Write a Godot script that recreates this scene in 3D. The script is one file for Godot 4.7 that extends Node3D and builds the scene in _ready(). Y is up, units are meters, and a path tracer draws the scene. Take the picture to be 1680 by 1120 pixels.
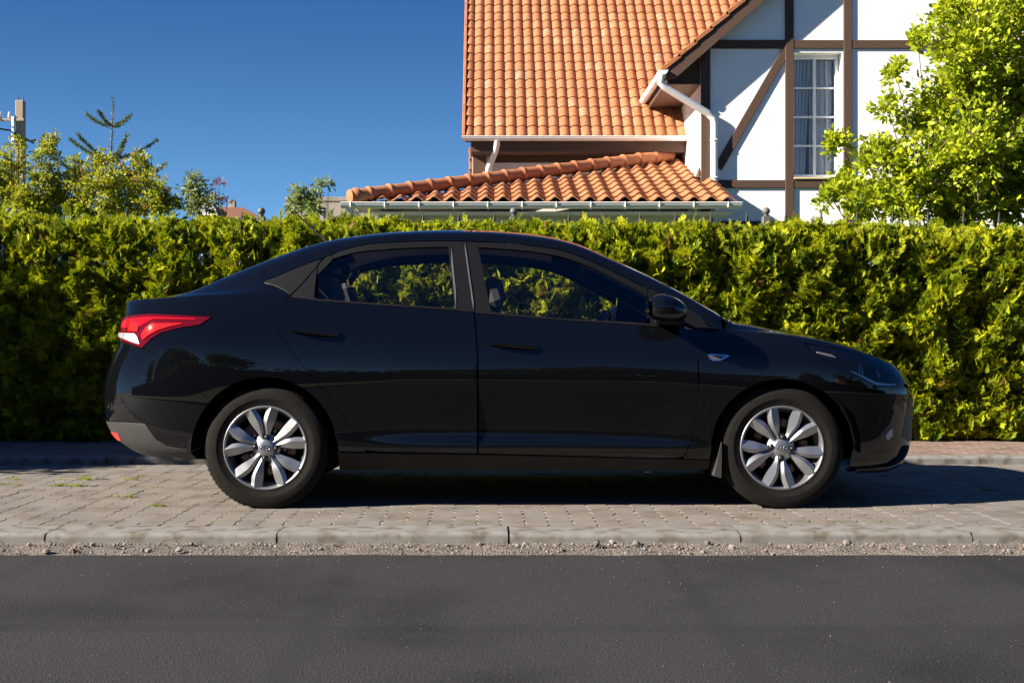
extends Node3D
# A black saloon parked on block paving before a clipped thuja hedge, a half-timbered house behind.
# World: x to the right along the street, y up, z towards the viewer; metres. The car's centre line is z = 0.

const EYE := Vector3(0.0, 0.84, 6.85)      # the photographer's eye
const FOCAL := 1962.0                      # focal length in pixels of the 1680 x 1120 photograph
const VPX := 795.0                         # the point straight ahead in the photograph
const VPY := 560.0

var M := {}
var rng := RandomNumberGenerator.new()
var used := {}

# ---------------------------------------------------------------- mesh collecting
class MB:
	var v := PackedVector3Array()
	var n := PackedVector3Array()
	var c := PackedColorArray()
	var uv := PackedVector2Array()
	var i := PackedInt32Array()
	func vert(p: Vector3, nn: Vector3) -> int:
		v.append(p); n.append(nn)
		return v.size() - 1
	func tri(a: int, b: int, d: int) -> void:
		var g := (v[b] - v[a]).cross(v[d] - v[a])
		if g.length_squared() < 1e-16:
			return
		if g.dot(n[a] + n[b] + n[d]) > 0.0:
			i.append(a); i.append(d); i.append(b)
		else:
			i.append(a); i.append(b); i.append(d)
	func quad(a: int, b: int, d: int, e: int) -> void:
		tri(a, b, d); tri(a, d, e)
	func face(ps: Array) -> void:              # flat polygon, counter-clockwise seen from outside
		var g := Vector3.ZERO
		for k in ps.size():
			var p: Vector3 = ps[k]
			var q: Vector3 = ps[(k + 1) % ps.size()]
			g += p.cross(q)
		g = g.normalized()
		var s := v.size()
		for p in ps:
			v.append(p); n.append(g)
		for k in range(1, ps.size() - 1):
			tri(s, s + k, s + k + 1)
	func box(lo: Vector3, hi: Vector3, t := Transform3D()) -> void:
		var p := []
		for k in 8:
			p.append(t * Vector3(hi.x if k & 1 else lo.x, hi.y if k & 2 else lo.y, hi.z if k & 4 else lo.z))
		face([p[4], p[5], p[7], p[6]]); face([p[1], p[0], p[2], p[3]])
		face([p[5], p[1], p[3], p[7]]); face([p[0], p[4], p[6], p[2]])
		face([p[6], p[7], p[3], p[2]]); face([p[0], p[1], p[5], p[4]])
	func bevel_box(lo: Vector3, hi: Vector3, b: float, t := Transform3D()) -> void:   # box with all edges chamfered
		var ce := (lo + hi) / 2
		var h := (hi - lo) / 2
		var f := []
		for ax in 3:
			for sg in [-1.0, 1.0]:
				var u := (ax + 1) % 3
				var w := (ax + 2) % 3
				var q := []
				for k in [[-1, -1], [1, -1], [1, 1], [-1, 1]]:
					var p := Vector3.ZERO
					p[ax] = sg * h[ax]; p[u] = k[0] * (h[u] - b) ; p[w] = k[1] * (h[w] - b)
					q.append(p)
				if sg < 0: q.reverse()
				f.append(q)
		for q in f:
			face(q.map(func(p): return t * (ce + p)))
		for ax in 3:                                   # edge strips
			var u := (ax + 1) % 3
			var w := (ax + 2) % 3
			for su in [-1.0, 1.0]:
				for sw in [-1.0, 1.0]:
					var q := []
					for k in [[-1, 0], [1, 0], [1, 1], [-1, 1]]:
						var p := Vector3.ZERO
						p[ax] = k[0] * (h[ax] - b)
						p[u] = su * (h[u] - (b if k[1] else 0.0)); p[w] = sw * (h[w] - (0.0 if k[1] else b))
						q.append(p)
					if su * sw < 0: q.reverse()
					face(q.map(func(p): return t * (ce + p)))
		for sx in [-1.0, 1.0]:
			for sy in [-1.0, 1.0]:
				for sz in [-1.0, 1.0]:
					var q := [Vector3(sx * h.x, sy * (h.y - b), sz * (h.z - b)), Vector3(sx * (h.x - b), sy * h.y, sz * (h.z - b)), Vector3(sx * (h.x - b), sy * (h.y - b), sz * h.z)]
					if sx * sy * sz < 0: q.reverse()
					face(q.map(func(p): return t * (ce + p)))
	func tube(path: Array, rad: Array, seg := 8, caps := true) -> void:
		var prev := -1
		var side := Vector3.ZERO
		for k in path.size():
			var p: Vector3 = path[k]
			var a: Vector3 = path[maxi(k - 1, 0)]
			var b: Vector3 = path[mini(k + 1, path.size() - 1)]
			var dir := (b - a).normalized()
			if side == Vector3.ZERO:
				side = dir.cross(Vector3.UP if absf(dir.y) < 0.9 else Vector3.RIGHT).normalized()
			else:
				side = (side - dir * side.dot(dir)).normalized()
			var up := side.cross(dir)
			var r: float = rad[mini(k, rad.size() - 1)]
			var s := v.size()
			for j in seg:
				var an := TAU * j / seg
				var nn := side * cos(an) + up * sin(an)
				vert(p + nn * r, nn)
			if prev >= 0:
				for j in seg:
					quad(prev + j, prev + (j + 1) % seg, s + (j + 1) % seg, s + j)
			prev = s
		if caps:
			for e in [0, path.size() - 1]:
				var s2: int = v.size() - (path.size() - e) * seg if false else 0
				var base: int = v.size()
				var dirc: Vector3 = ((path[1] - path[0]) * -1.0 if e == 0 else path[-1] - path[-2]).normalized()
				var sd := dirc.cross(Vector3.UP if absf(dirc.y) < 0.9 else Vector3.RIGHT).normalized()
				var up2 := sd.cross(dirc)
				var r2: float = rad[0] if e == 0 else rad[-1]
				vert(path[e], dirc)
				for j in seg:
					var an := TAU * j / seg
					vert(path[e] + (sd * cos(an) + up2 * sin(an)) * r2, dirc)
				for j in seg:
					tri(base, base + 1 + j, base + 1 + (j + 1) % seg)
	func lathe(prof: Array, seg: int, t := Transform3D()) -> void:   # prof: Vector2(radius, height along y); smooth, outward is to the right of the way along
		var s := v.size()
		var m := prof.size()
		for k in m:
			var a: Vector2 = prof[maxi(k - 1, 0)]
			var b: Vector2 = prof[mini(k + 1, m - 1)]
			var tg := (b - a).normalized()
			var nr := Vector2(tg.y, -tg.x)
			for j in seg:
				var an := TAU * j / seg
				var p: Vector2 = prof[k]
				vert(t * Vector3(cos(an) * p.x, p.y, sin(an) * p.x), (t.basis * Vector3(cos(an) * nr.x, nr.y, sin(an) * nr.x)).normalized())
		for k in m - 1:
			for j in seg:
				var j2 := (j + 1) % seg
				quad(s + k * seg + j, s + k * seg + j2, s + (k + 1) * seg + j2, s + (k + 1) * seg + j)
	func prism(poly: Array, axis_lo: float, axis_hi: float, ch: float, t := Transform3D()) -> void:   # poly: Vector2 (x, z) counter-clockwise seen from above, raised along y, top edge chamfered by ch
		var m := poly.size()
		var ce := Vector2.ZERO
		for p in poly: ce += p / m
		var ins := []
		for k in m:
			var p: Vector2 = poly[k]
			var d: Vector2 = (ce - p)
			ins.append(p + d.normalized() * ch * 1.4)
		var top := []
		for p in ins: top.append(t * Vector3(p.x, axis_hi, p.y))
		var g := (t.basis * Vector3.UP).normalized()
		var s := v.size()
		vert(t * Vector3(ce.x, axis_hi, ce.y), g)
		for p in top: vert(p, g)
		for k in m: tri(s, s + 1 + k, s + 1 + (k + 1) % m)
		for k in m:
			var a: Vector2 = poly[k]
			var b: Vector2 = poly[(k + 1) % m]
			var out := Vector2(b.y - a.y, a.x - b.x).normalized()
			if out.dot((a + b) / 2 - ce) < 0: out = -out
			var n1 := (t.basis * Vector3(out.x, 1.0, out.y)).normalized()
			var n0 := (t.basis * Vector3(out.x, 0.0, out.y)).normalized()
			var yb := axis_hi - ch
			var q := [vert(t * Vector3(a.x, yb, a.y), n1), vert(t * Vector3(b.x, yb, b.y), n1), vert(top[(k + 1) % m], n1), vert(top[k], n1)]
			quad(q[0], q[1], q[2], q[3])
			q = [vert(t * Vector3(a.x, axis_lo, a.y), n0), vert(t * Vector3(b.x, axis_lo, b.y), n0), vert(t * Vector3(b.x, yb, b.y), n0), vert(t * Vector3(a.x, yb, a.y), n0)]
			quad(q[0], q[1], q[2], q[3])
	func extrude(poly: Array, t: Transform3D, depth: float) -> void:   # any outline in t's x-y plane, thickened along t's z from 0 to depth
		var pv := PackedVector2Array(poly)
		if Geometry2D.is_polygon_clockwise(pv):
			pv.reverse()
		var tr := Geometry2D.triangulate_polygon(pv)
		for z in [0.0, depth]:
			var g := (t.basis * Vector3(0, 0, 1.0 if z == maxf(0.0, depth) else -1.0)).normalized()
			var s := v.size()
			for p in pv: vert(t * Vector3(p.x, p.y, z), g)
			for k in range(0, tr.size(), 3): tri(s + tr[k], s + tr[k + 1], s + tr[k + 2])
		for k in pv.size():
			var a := pv[k]
			var b := pv[(k + 1) % pv.size()]
			var o := Vector2(b.y - a.y, a.x - b.x).normalized()
			var g := (t.basis * Vector3(o.x, o.y, 0)).normalized()
			quad(vert(t * Vector3(a.x, a.y, 0), g), vert(t * Vector3(b.x, b.y, 0), g), vert(t * Vector3(b.x, b.y, depth), g), vert(t * Vector3(a.x, a.y, depth), g))
	func mesh() -> ArrayMesh:
		var a := []
		a.resize(Mesh.ARRAY_MAX)
		a[Mesh.ARRAY_VERTEX] = v; a[Mesh.ARRAY_NORMAL] = n; a[Mesh.ARRAY_INDEX] = i
		if c.size() == v.size() and c.size(): a[Mesh.ARRAY_COLOR] = c
		if uv.size() == v.size() and uv.size(): a[Mesh.ARRAY_TEX_UV] = uv
		var m := ArrayMesh.new()
		m.add_surface_from_arrays(Mesh.PRIMITIVE_TRIANGLES, a)
		return m

# ---------------------------------------------------------------- nodes
func numbered(called: String) -> String:
	used[called] = used.get(called, -1) + 1
	return called if used[called] == 0 else "%s_%03d" % [called, used[called]]

func thing(called: String, label: String, category: String, at := Vector3.ZERO, group := "") -> Node3D:
	var o := Node3D.new()
	o.name = numbered(called)
	add_child(o)
	o.position = at
	o.set_meta("label", label)
	o.set_meta("category", category)
	if group: o.set_meta("group", group)
	return o

func setting(called: String) -> Node3D:
	var o := Node3D.new()
	o.name = called
	add_child(o)
	o.set_meta("kind", "structure")
	return o

func put(called: String, mesh: Mesh, mat: Material, parent: Node, label := "") -> MeshInstance3D:
	var o := MeshInstance3D.new()
	o.name = called
	o.mesh = mesh
	o.material_override = mat
	parent.add_child(o, true)
	if label: o.set_meta("label", label)
	return o

func many(called: String, mesh: Mesh, mat: Material, parent: Node, xf: Array, cols = null) -> MultiMeshInstance3D:
	var mm := MultiMesh.new()
	mm.transform_format = MultiMesh.TRANSFORM_3D
	mm.use_colors = cols != null
	mm.mesh = mesh
	mm.instance_count = xf.size()
	for k in xf.size():
		mm.set_instance_transform(k, xf[k])
		if cols != null: mm.set_instance_color(k, cols[k])
	var o := MultiMeshInstance3D.new()
	o.name = called
	o.multimesh = mm
	o.material_override = mat
	o.set_meta("kind", "stuff")
	parent.add_child(o, true)
	return o

func at(u: float, w: float, d: float) -> Vector3:     # the point d metres ahead seen at that pixel of the photograph
	return Vector3((u - VPX) * d / FOCAL, EYE.y + (VPY - w) * d / FOCAL, EYE.z - d)

# ---------------------------------------------------------------- materials
func lin(r: float, g: float, b: float) -> Color:
	return Color(r, g, b).linear_to_srgb()

func mat(name_: String, col: Color, rough := 0.8, metal := 0.0) -> StandardMaterial3D:
	var m := StandardMaterial3D.new()
	m.resource_name = name_
	m.albedo_color = col
	m.roughness = rough
	m.metallic = metal
	M[name_] = m
	return m

func noise_tex(freq: float, stops: Array, size := 1024, seed_ := 1, type := FastNoiseLite.TYPE_SIMPLEX_SMOOTH, oct := 4, normal := false, bump := 4.0) -> NoiseTexture2D:
	var f := FastNoiseLite.new()
	f.noise_type = type
	f.frequency = freq
	f.seed = seed_
	f.fractal_octaves = oct
	if oct <= 1: f.fractal_type = FastNoiseLite.FRACTAL_NONE
	var t := NoiseTexture2D.new()
	t.width = size; t.height = size
	t.seamless = true
	t.seamless_blend_skirt = 0.15
	t.noise = f
	if normal:
		t.as_normal_map = true
		t.bump_strength = bump
	elif stops.size():
		var g := Gradient.new()
		var offs := PackedFloat32Array()
		var cs := PackedColorArray()
		for s in stops:
			offs.append(s[0]); cs.append(s[1])
		g.offsets = offs; g.colors = cs
		t.color_ramp = g
	return t

func tri(m: StandardMaterial3D, metres: float, world := true) -> StandardMaterial3D:    # textures laid by position, one repeat every so many metres
	m.uv1_triplanar = true
	m.uv1_world_triplanar = world
	m.uv1_scale = Vector3.ONE / metres
	return m

func detail(m: StandardMaterial3D, t: Texture2D, metres: float) -> void:                # a second, coarser pattern multiplied in
	m.detail_enabled = true
	m.detail_albedo = t
	m.detail_blend_mode = BaseMaterial3D.BLEND_MODE_MUL
	m.detail_uv_layer = BaseMaterial3D.DETAIL_UV_2
	m.uv2_triplanar = true
	m.uv2_world_triplanar = true
	m.uv2_scale = Vector3.ONE / metres

func grey(x: float) -> Color:
	return Color(x, x, x)

func make_materials() -> void:
	var m := mat("asphalt", Color.WHITE, 0.85)
	m.metallic_specular = 0.25
	m.albedo_texture = noise_tex(0.28, [[0.0, lin(0.0108, 0.0108, 0.012)], [0.36, lin(0.0228, 0.02244, 0.024)], [0.62, lin(0.0306, 0.03, 0.0318)], [0.74, lin(0.0504, 0.0498, 0.0516)], [0.9, lin(0.156, 0.156, 0.1584)], [1.0, lin(0.264, 0.264, 0.264)]], 1024, 3, FastNoiseLite.TYPE_SIMPLEX, 3)
	m.heightmap_enabled = true
	m.heightmap_texture = noise_tex(0.14, [], 1024, 8, FastNoiseLite.TYPE_CELLULAR, 2)
	m.heightmap_scale = 0.16
	tri(m, 1.25)
	detail(m, noise_tex(0.012, [[0.0, grey(0.78)], [0.5, grey(0.97)], [1.0, Color.WHITE]], 512, 5, FastNoiseLite.TYPE_SIMPLEX, 5), 9.0)
	mat("aggregate_0", lin(0.045, 0.045, 0.046), 0.8)
	mat("aggregate_1", lin(0.010, 0.010, 0.0105), 0.8)
	mat("aggregate_2", lin(0.12, 0.12, 0.12), 0.8)
	m = mat("gravel_bed", Color.WHITE, 0.95)
	m.albedo_texture = noise_tex(0.12, [[0.0, lin(0.04733, 0.04023, 0.03313)], [0.4, lin(0.09466, 0.08167, 0.06807)], [0.62, lin(0.1302, 0.1124, 0.09466)], [0.85, lin(0.1775, 0.1597, 0.142)], [1.0, lin(0.2958, 0.284, 0.2662)]], 1024, 13, FastNoiseLite.TYPE_SIMPLEX, 3)
	m.heightmap_enabled = true
	m.heightmap_texture = noise_tex(0.10, [], 1024, 18, FastNoiseLite.TYPE_CELLULAR, 3)
	m.heightmap_scale = 0.8
	tri(m, 1.3)
	for k in 3:
		m = mat("pebble_%d" % k, [lin(0.1405, 0.1221, 0.1072), lin(0.1923, 0.1775, 0.1664), lin(0.1331, 0.08874, 0.06655)][k], 0.9)
	var speck := noise_tex(0.2, [[0.0, grey(0.62)], [0.45, grey(0.9)], [0.6, grey(0.97)], [1.0, Color.WHITE]], 1024, 23, FastNoiseLite.TYPE_SIMPLEX, 3)
	var blot := noise_tex(0.01, [[0.0, Color(0.76, 0.73, 0.69)], [0.4, Color(0.93, 0.92, 0.9)], [1.0, Color.WHITE]], 512, 29, FastNoiseLite.TYPE_SIMPLEX, 5)
	var fine := noise_tex(0.2, [], 1024, 31, FastNoiseLite.TYPE_SIMPLEX, 3)
	for k in 5:
		m = mat("paver_%d" % k, [lin(0.2018, 0.1827, 0.1653), lin(0.214, 0.1949, 0.1783), lin(0.1931, 0.1775, 0.1636), lin(0.2088, 0.1853, 0.1653), lin(0.1966, 0.1836, 0.174)][k], 0.92)
		m.albedo_texture = speck
		m.heightmap_enabled = true
		m.heightmap_texture = fine
		m.heightmap_scale = 0.12
		tri(m, 0.9)
		detail(m, blot, 1.7)
	m = mat("joint_sand", lin(0.1653, 0.1479, 0.1305), 0.97)
	m.albedo_texture = speck
	tri(m, 0.7)
	for k in 3:
		m = mat("red_paver_%d" % k, [lin(0.2349, 0.1566, 0.1348), lin(0.2479, 0.174, 0.1522), lin(0.2262, 0.161, 0.1436)][k], 0.92)
		m.albedo_texture = speck
		tri(m, 0.9)
		detail(m, blot, 1.9)
	m = mat("kerb_concrete", lin(0.2175, 0.2114, 0.2044), 0.9)
	m.albedo_texture = speck
	m.heightmap_enabled = true
	m.heightmap_texture = fine
	m.heightmap_scale = 0.15
	tri(m, 0.8)
	detail(m, noise_tex(0.02, [[0.0, Color(0.62, 0.57, 0.5)], [0.36, Color(0.9, 0.88, 0.84)], [0.55, Color.WHITE], [1.0, Color.WHITE]], 512, 37, FastNoiseLite.TYPE_SIMPLEX, 5), 1.5)
	m = mat("lawn", lin(0.05, 0.085, 0.018), 0.95)
	m.albedo_texture = speck
	tri(m, 1.0)
	m = mat("soil", lin(0.085, 0.062, 0.045), 0.97)
	m.albedo_texture = speck
	tri(m, 0.6)
	# foliage: vertex or copy colours carry the tone of each spray or leaf
	m = mat("thuja", Color.WHITE, 0.55)
	m.vertex_color_use_as_albedo = true
	m.backlight_enabled = true
	m.backlight = Color(0.9, 0.9, 0.9)
	m.metallic_specular = 0.3
	m.cull_mode = BaseMaterial3D.CULL_DISABLED
	m = mat("leaf", Color.WHITE, 0.5)
	m.vertex_color_use_as_albedo = true
	m.backlight_enabled = true
	m.backlight = Color(0.95, 0.95, 0.95)
	m.metallic_specular = 0.4
	m.cull_mode = BaseMaterial3D.CULL_DISABLED
	m = mat("needle", Color.WHITE, 0.6)
	m.vertex_color_use_as_albedo = true
	m.backlight_enabled = true
	m.backlight = Color(0.3, 0.3, 0.3)
	m.cull_mode = BaseMaterial3D.CULL_DISABLED
	m = mat("bark", lin(0.13, 0.095, 0.07), 0.95)
	m.albedo_texture = speck
	tri(m, 0.3)
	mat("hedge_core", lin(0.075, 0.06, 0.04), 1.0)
	# house
	m = mat("stucco", lin(0.86, 0.86, 0.85), 0.93)
	m.albedo_texture = noise_tex(0.02, [[0.0, grey(0.965)], [0.5, grey(0.99)], [1.0, Color.WHITE]], 512, 41, FastNoiseLite.TYPE_SIMPLEX, 5)
	m.heightmap_enabled = true
	m.heightmap_texture = fine
	m.heightmap_scale = 0.04
	tri(m, 1.2)
	m = mat("beige_stucco", lin(0.72, 0.66, 0.62), 0.93)
	tri(m, 1.2)
	var grain := noise_tex(0.03, [[0.0, grey(0.55)], [0.5, grey(0.9)], [1.0, Color.WHITE]], 512, 43, FastNoiseLite.TYPE_SIMPLEX, 4)
	m = mat("timber", lin(0.09744, 0.0522, 0.03306), 0.75)
	m.albedo_texture = grain
	tri(m, 0.5)
	m = mat("soffit", lin(0.1392, 0.07134, 0.0435), 0.7)
	m.albedo_texture = grain
	tri(m, 0.6)
	for k in 6:
		m = mat("tile_%d" % k, [lin(0.3654, 0.1305, 0.04872), lin(0.3915, 0.1462, 0.05916), lin(0.3393, 0.1218, 0.04698), lin(0.4046, 0.1566, 0.06612), lin(0.3567, 0.1375, 0.05655), lin(0.3828, 0.1375, 0.0522)][k], 0.75)
		m.albedo_texture = noise_tex(0.02, [[0.0, grey(0.8)], [0.5, grey(0.96)], [1.0, Color.WHITE]], 256, 47, FastNoiseLite.TYPE_SIMPLEX, 4) if k == 0 else M["tile_0"].albedo_texture
		tri(m, 0.5)
	m = mat("tile_worn", Color.WHITE, 0.8)
	m.albedo_texture = noise_tex(0.03, [[0.0, lin(0.33, 0.125, 0.05)], [0.5, lin(0.38, 0.145, 0.06)], [0.66, lin(0.37, 0.15, 0.07)], [0.78, lin(0.36, 0.28, 0.23)], [1.0, lin(0.40, 0.37, 0.34)]], 256, 61, FastNoiseLite.TYPE_SIMPLEX, 4)
	tri(m, 0.6)
	m = mat("white_plastic", lin(0.78, 0.78, 0.77), 0.35)
	m = mat("white_frame", lin(0.80, 0.80, 0.79), 0.4)
	m = mat("galvanised", lin(0.68, 0.69, 0.67), 0.45)
	m = mat("flashing", lin(0.30, 0.27, 0.26), 0.5, 0.3)
	m = mat("pane", Color(0.02, 0.03, 0.04, 0.06), 0.02)
	m.transparency = BaseMaterial3D.TRANSPARENCY_ALPHA
	m = mat("curtain", lin(0.78, 0.80, 0.82), 0.9)
	m.backlight_enabled = true
	m.backlight = Color(0.5, 0.5, 0.5)
	mat("room", lin(0.25, 0.25, 0.26), 0.95)
	mat("sill_stone", lin(0.55, 0.44, 0.22), 0.6)
	mat("iron", lin(0.02, 0.02, 0.022), 0.5, 0.2)
	m = mat("granite", lin(0.1131, 0.1131, 0.1175), 0.6)
	m.albedo_texture = speck
	tri(m, 0.2)
	m = mat("concrete", lin(0.348, 0.3219, 0.2871), 0.9)
	m.albedo_texture = speck
	tri(m, 0.8)
	detail(m, blot, 3.0)
	m = mat("pole_concrete", lin(0.3741, 0.3132, 0.2436), 0.9)
	m.albedo_texture = speck
	tri(m, 0.9)
	mat("cable", lin(0.02, 0.02, 0.02), 0.6)
	mat("insulator", lin(0.55, 0.5, 0.48), 0.3)
	mat("brick", lin(0.27, 0.12, 0.085), 0.9)
	# car
	m = mat("paint", lin(0.0022, 0.0026, 0.0036), 0.5)
	m.metallic_specular = 0.0
	m.clearcoat_enabled = true
	m.clearcoat = 1.0
	m.clearcoat_roughness = 0.008
	m = mat("black_trim", lin(0.0051, 0.0054, 0.0063), 0.5)
	m.metallic_specular = 0.3
	m = mat("sill_paint", lin(0.006, 0.006, 0.0065), 0.45)
	m.metallic_specular = 0.35
	m = mat("gloss_trim", lin(0.012, 0.012, 0.013), 0.18)
	m = mat("grey_plastic", lin(0.02784, 0.02784, 0.02871), 0.55)
	m.heightmap_enabled = true
	m.heightmap_texture = fine
	m.heightmap_scale = 0.02
	tri(m, 0.25, false)
	mat("inner", lin(0.006, 0.006, 0.006), 1.0).metallic_specular = 0.0
	mat("seal_grey", lin(0.075, 0.08, 0.09), 0.4)
	mat("rubber_seal", lin(0.012, 0.012, 0.012), 0.7)
	m = mat("car_glass", Color(0.003, 0.006, 0.008, 0.12), 0.0)
	m.transparency = BaseMaterial3D.TRANSPARENCY_ALPHA
	m = mat("screen_glass", Color(0.003, 0.006, 0.006, 0.25), 0.0)
	m.transparency = BaseMaterial3D.TRANSPARENCY_ALPHA
	m = mat("tyre", lin(0.010, 0.0092, 0.0085), 0.85)
	m.metallic_specular = 0.3
	m.albedo_texture = noise_tex(0.03, [[0.0, Color(1.0, 0.92, 0.84)], [0.5, grey(0.85)], [1.0, grey(0.7)]], 256, 53, FastNoiseLite.TYPE_SIMPLEX, 4)
	tri(m, 0.4, false)
	m = mat("silver", lin(0.2958, 0.3068, 0.3254), 0.36, 0.8)
	m.clearcoat_enabled = true
	m.clearcoat = 0.4
	m.clearcoat_roughness = 0.1
	m = mat("steel", lin(0.30, 0.28, 0.26), 0.4, 0.8)
	m = mat("rusty", lin(0.24, 0.15, 0.105), 0.7, 0.3)
	m.albedo_texture = grain
	tri(m, 0.1, false)
	mat("chrome", lin(0.7, 0.7, 0.72), 0.12, 1.0)
	mat("nut", lin(0.05, 0.05, 0.055), 0.3, 0.7)
	m = mat("red_lens", lin(0.34, 0.005, 0.010), 0.5)
	m.metallic_specular = 0.0
	m.clearcoat_enabled = true
	m.clearcoat = 1.0
	m.clearcoat_roughness = 0.01
	m = mat("dark_red_lens", lin(0.08, 0.002, 0.006), 0.5)
	m.metallic_specular = 0.0
	m.clearcoat_enabled = true
	m.clearcoat = 1.0
	m.clearcoat_roughness = 0.01
	m = mat("smoke_lens", lin(0.018, 0.008, 0.012), 0.1)
	m = mat("bright_red_lens", lin(0.55, 0.012, 0.012), 0.5)
	m.metallic_specular = 0.0
	m.clearcoat_roughness = 0.02
	m.clearcoat_enabled = true
	m.clearcoat = 1.0
	m = mat("clear_lens", lin(0.24, 0.245, 0.26), 0.3, 0.2)
	m.clearcoat_enabled = true
	m.clearcoat = 1.0
	m = mat("repeater_lens", lin(0.10, 0.09, 0.09), 0.2, 0.3)
	m = mat("reflector_red", lin(0.62, 0.03, 0.025), 0.25)
	m = mat("lamp_cover", Color(0.02, 0.03, 0.06, 0.25), 0.0)
	m.transparency = BaseMaterial3D.TRANSPARENCY_ALPHA
	mat("lamp_bowl", lin(0.07, 0.08, 0.13), 0.3, 0.6)
	mat("lamp_eye", lin(0.03, 0.035, 0.09), 0.08, 0.6)
	mat("lamp_rim", lin(0.35, 0.45, 0.55), 0.15, 0.8)
	mat("upholstery", lin(0.035, 0.035, 0.038), 0.9)
	mat("dash_plastic", lin(0.045, 0.045, 0.048), 0.6)
	mat("headliner", lin(0.30, 0.29, 0.27), 0.95)
	mat("mirror_glass", lin(0.75, 0.77, 0.8), 0.02, 1.0)

# ---------------------------------------------------------------- light and camera
func make_light() -> void:
	var cam := Camera3D.new()
	cam.name = "camera"
	cam.position = EYE
	cam.set_frustum(560.0 * 2.0 / FOCAL * 0.1, Vector2((840.0 - VPX) / FOCAL * 0.1, 0.0), 0.1, 600.0)
	add_child(cam)
	cam.current = true
	var sky := ProceduralSkyMaterial.new()
	sky.sky_top_color = lin(0.0036, 0.0235, 0.092)
	sky.sky_horizon_color = lin(0.105, 0.25, 0.42)
	sky.sky_curve = 0.08
	sky.ground_bottom_color = lin(0.05, 0.045, 0.04)
	sky.ground_horizon_color = lin(0.09, 0.13, 0.17)
	sky.sun_angle_max = 20.0
	sky.sun_curve = 0.1
	var e := Environment.new()
	e.background_mode = Environment.BG_SKY
	e.sky = Sky.new()
	e.sky.sky_material = sky
	e.background_energy_multiplier = 1.0
	e.tonemap_mode = Environment.TONE_MAPPER_LINEAR
	e.tonemap_exposure = 3.35
	e.sdfgi_enabled = true
	e.ssao_enabled = true
	e.ssil_enabled = true
	var we := WorldEnvironment.new()
	we.name = "environment"
	we.environment = e
	add_child(we)
	var sun := DirectionalLight3D.new()
	sun.name = "sun"
	sun.light_energy = 1.6
	sun.light_color = Color(1.0, 0.955, 0.885)
	sun.light_angular_distance = 0.53
	sun.shadow_enabled = true
	add_child(sun)
	sun.look_at_from_position(Vector3.ZERO, Vector3(0.856, -0.470, -0.280))

# ---------------------------------------------------------------- ground, road, kerbs, paving
func sheet(called: String, x0: float, x1: float, z0: float, z1: float, y: float, m: Material, nx := 1, nz := 1, rough := 0.0, freq := 1.0, ragged := 0.0) -> MeshInstance3D:
	var f := FastNoiseLite.new()
	f.frequency = freq
	f.seed = 5
	var mb := MB.new()
	for k in nz + 1:
		for j in nx + 1:
			var x := lerpf(x0, x1, float(j) / nx)
			var z := lerpf(z0, z1, float(k) / nz)
			if k == 0 and ragged > 0.0: z += ragged * (f.get_noise_2d(x * 9.0, 3.0) + 0.6 * f.get_noise_2d(x * 40.0, 8.0) + 0.5 * f.get_noise_2d(x * 2.0, 5.0))
			var e := 0.05
			var hy := rough * f.get_noise_2d(x, z)
			var nn := Vector3(-rough * (f.get_noise_2d(x + e, z) - f.get_noise_2d(x - e, z)) / (2 * e), 1.0, -rough * (f.get_noise_2d(x, z + e) - f.get_noise_2d(x, z - e)) / (2 * e)).normalized()
			mb.vert(Vector3(x, y + hy, z), nn)
	for k in nz:
		for j in nx:
			var a := k * (nx + 1) + j
			mb.quad(a, a + 1, a + nx + 2, a + nx + 1)
	var o := put(called, mb.mesh(), m, self)
	o.set_meta("kind", "structure")
	return o

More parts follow.
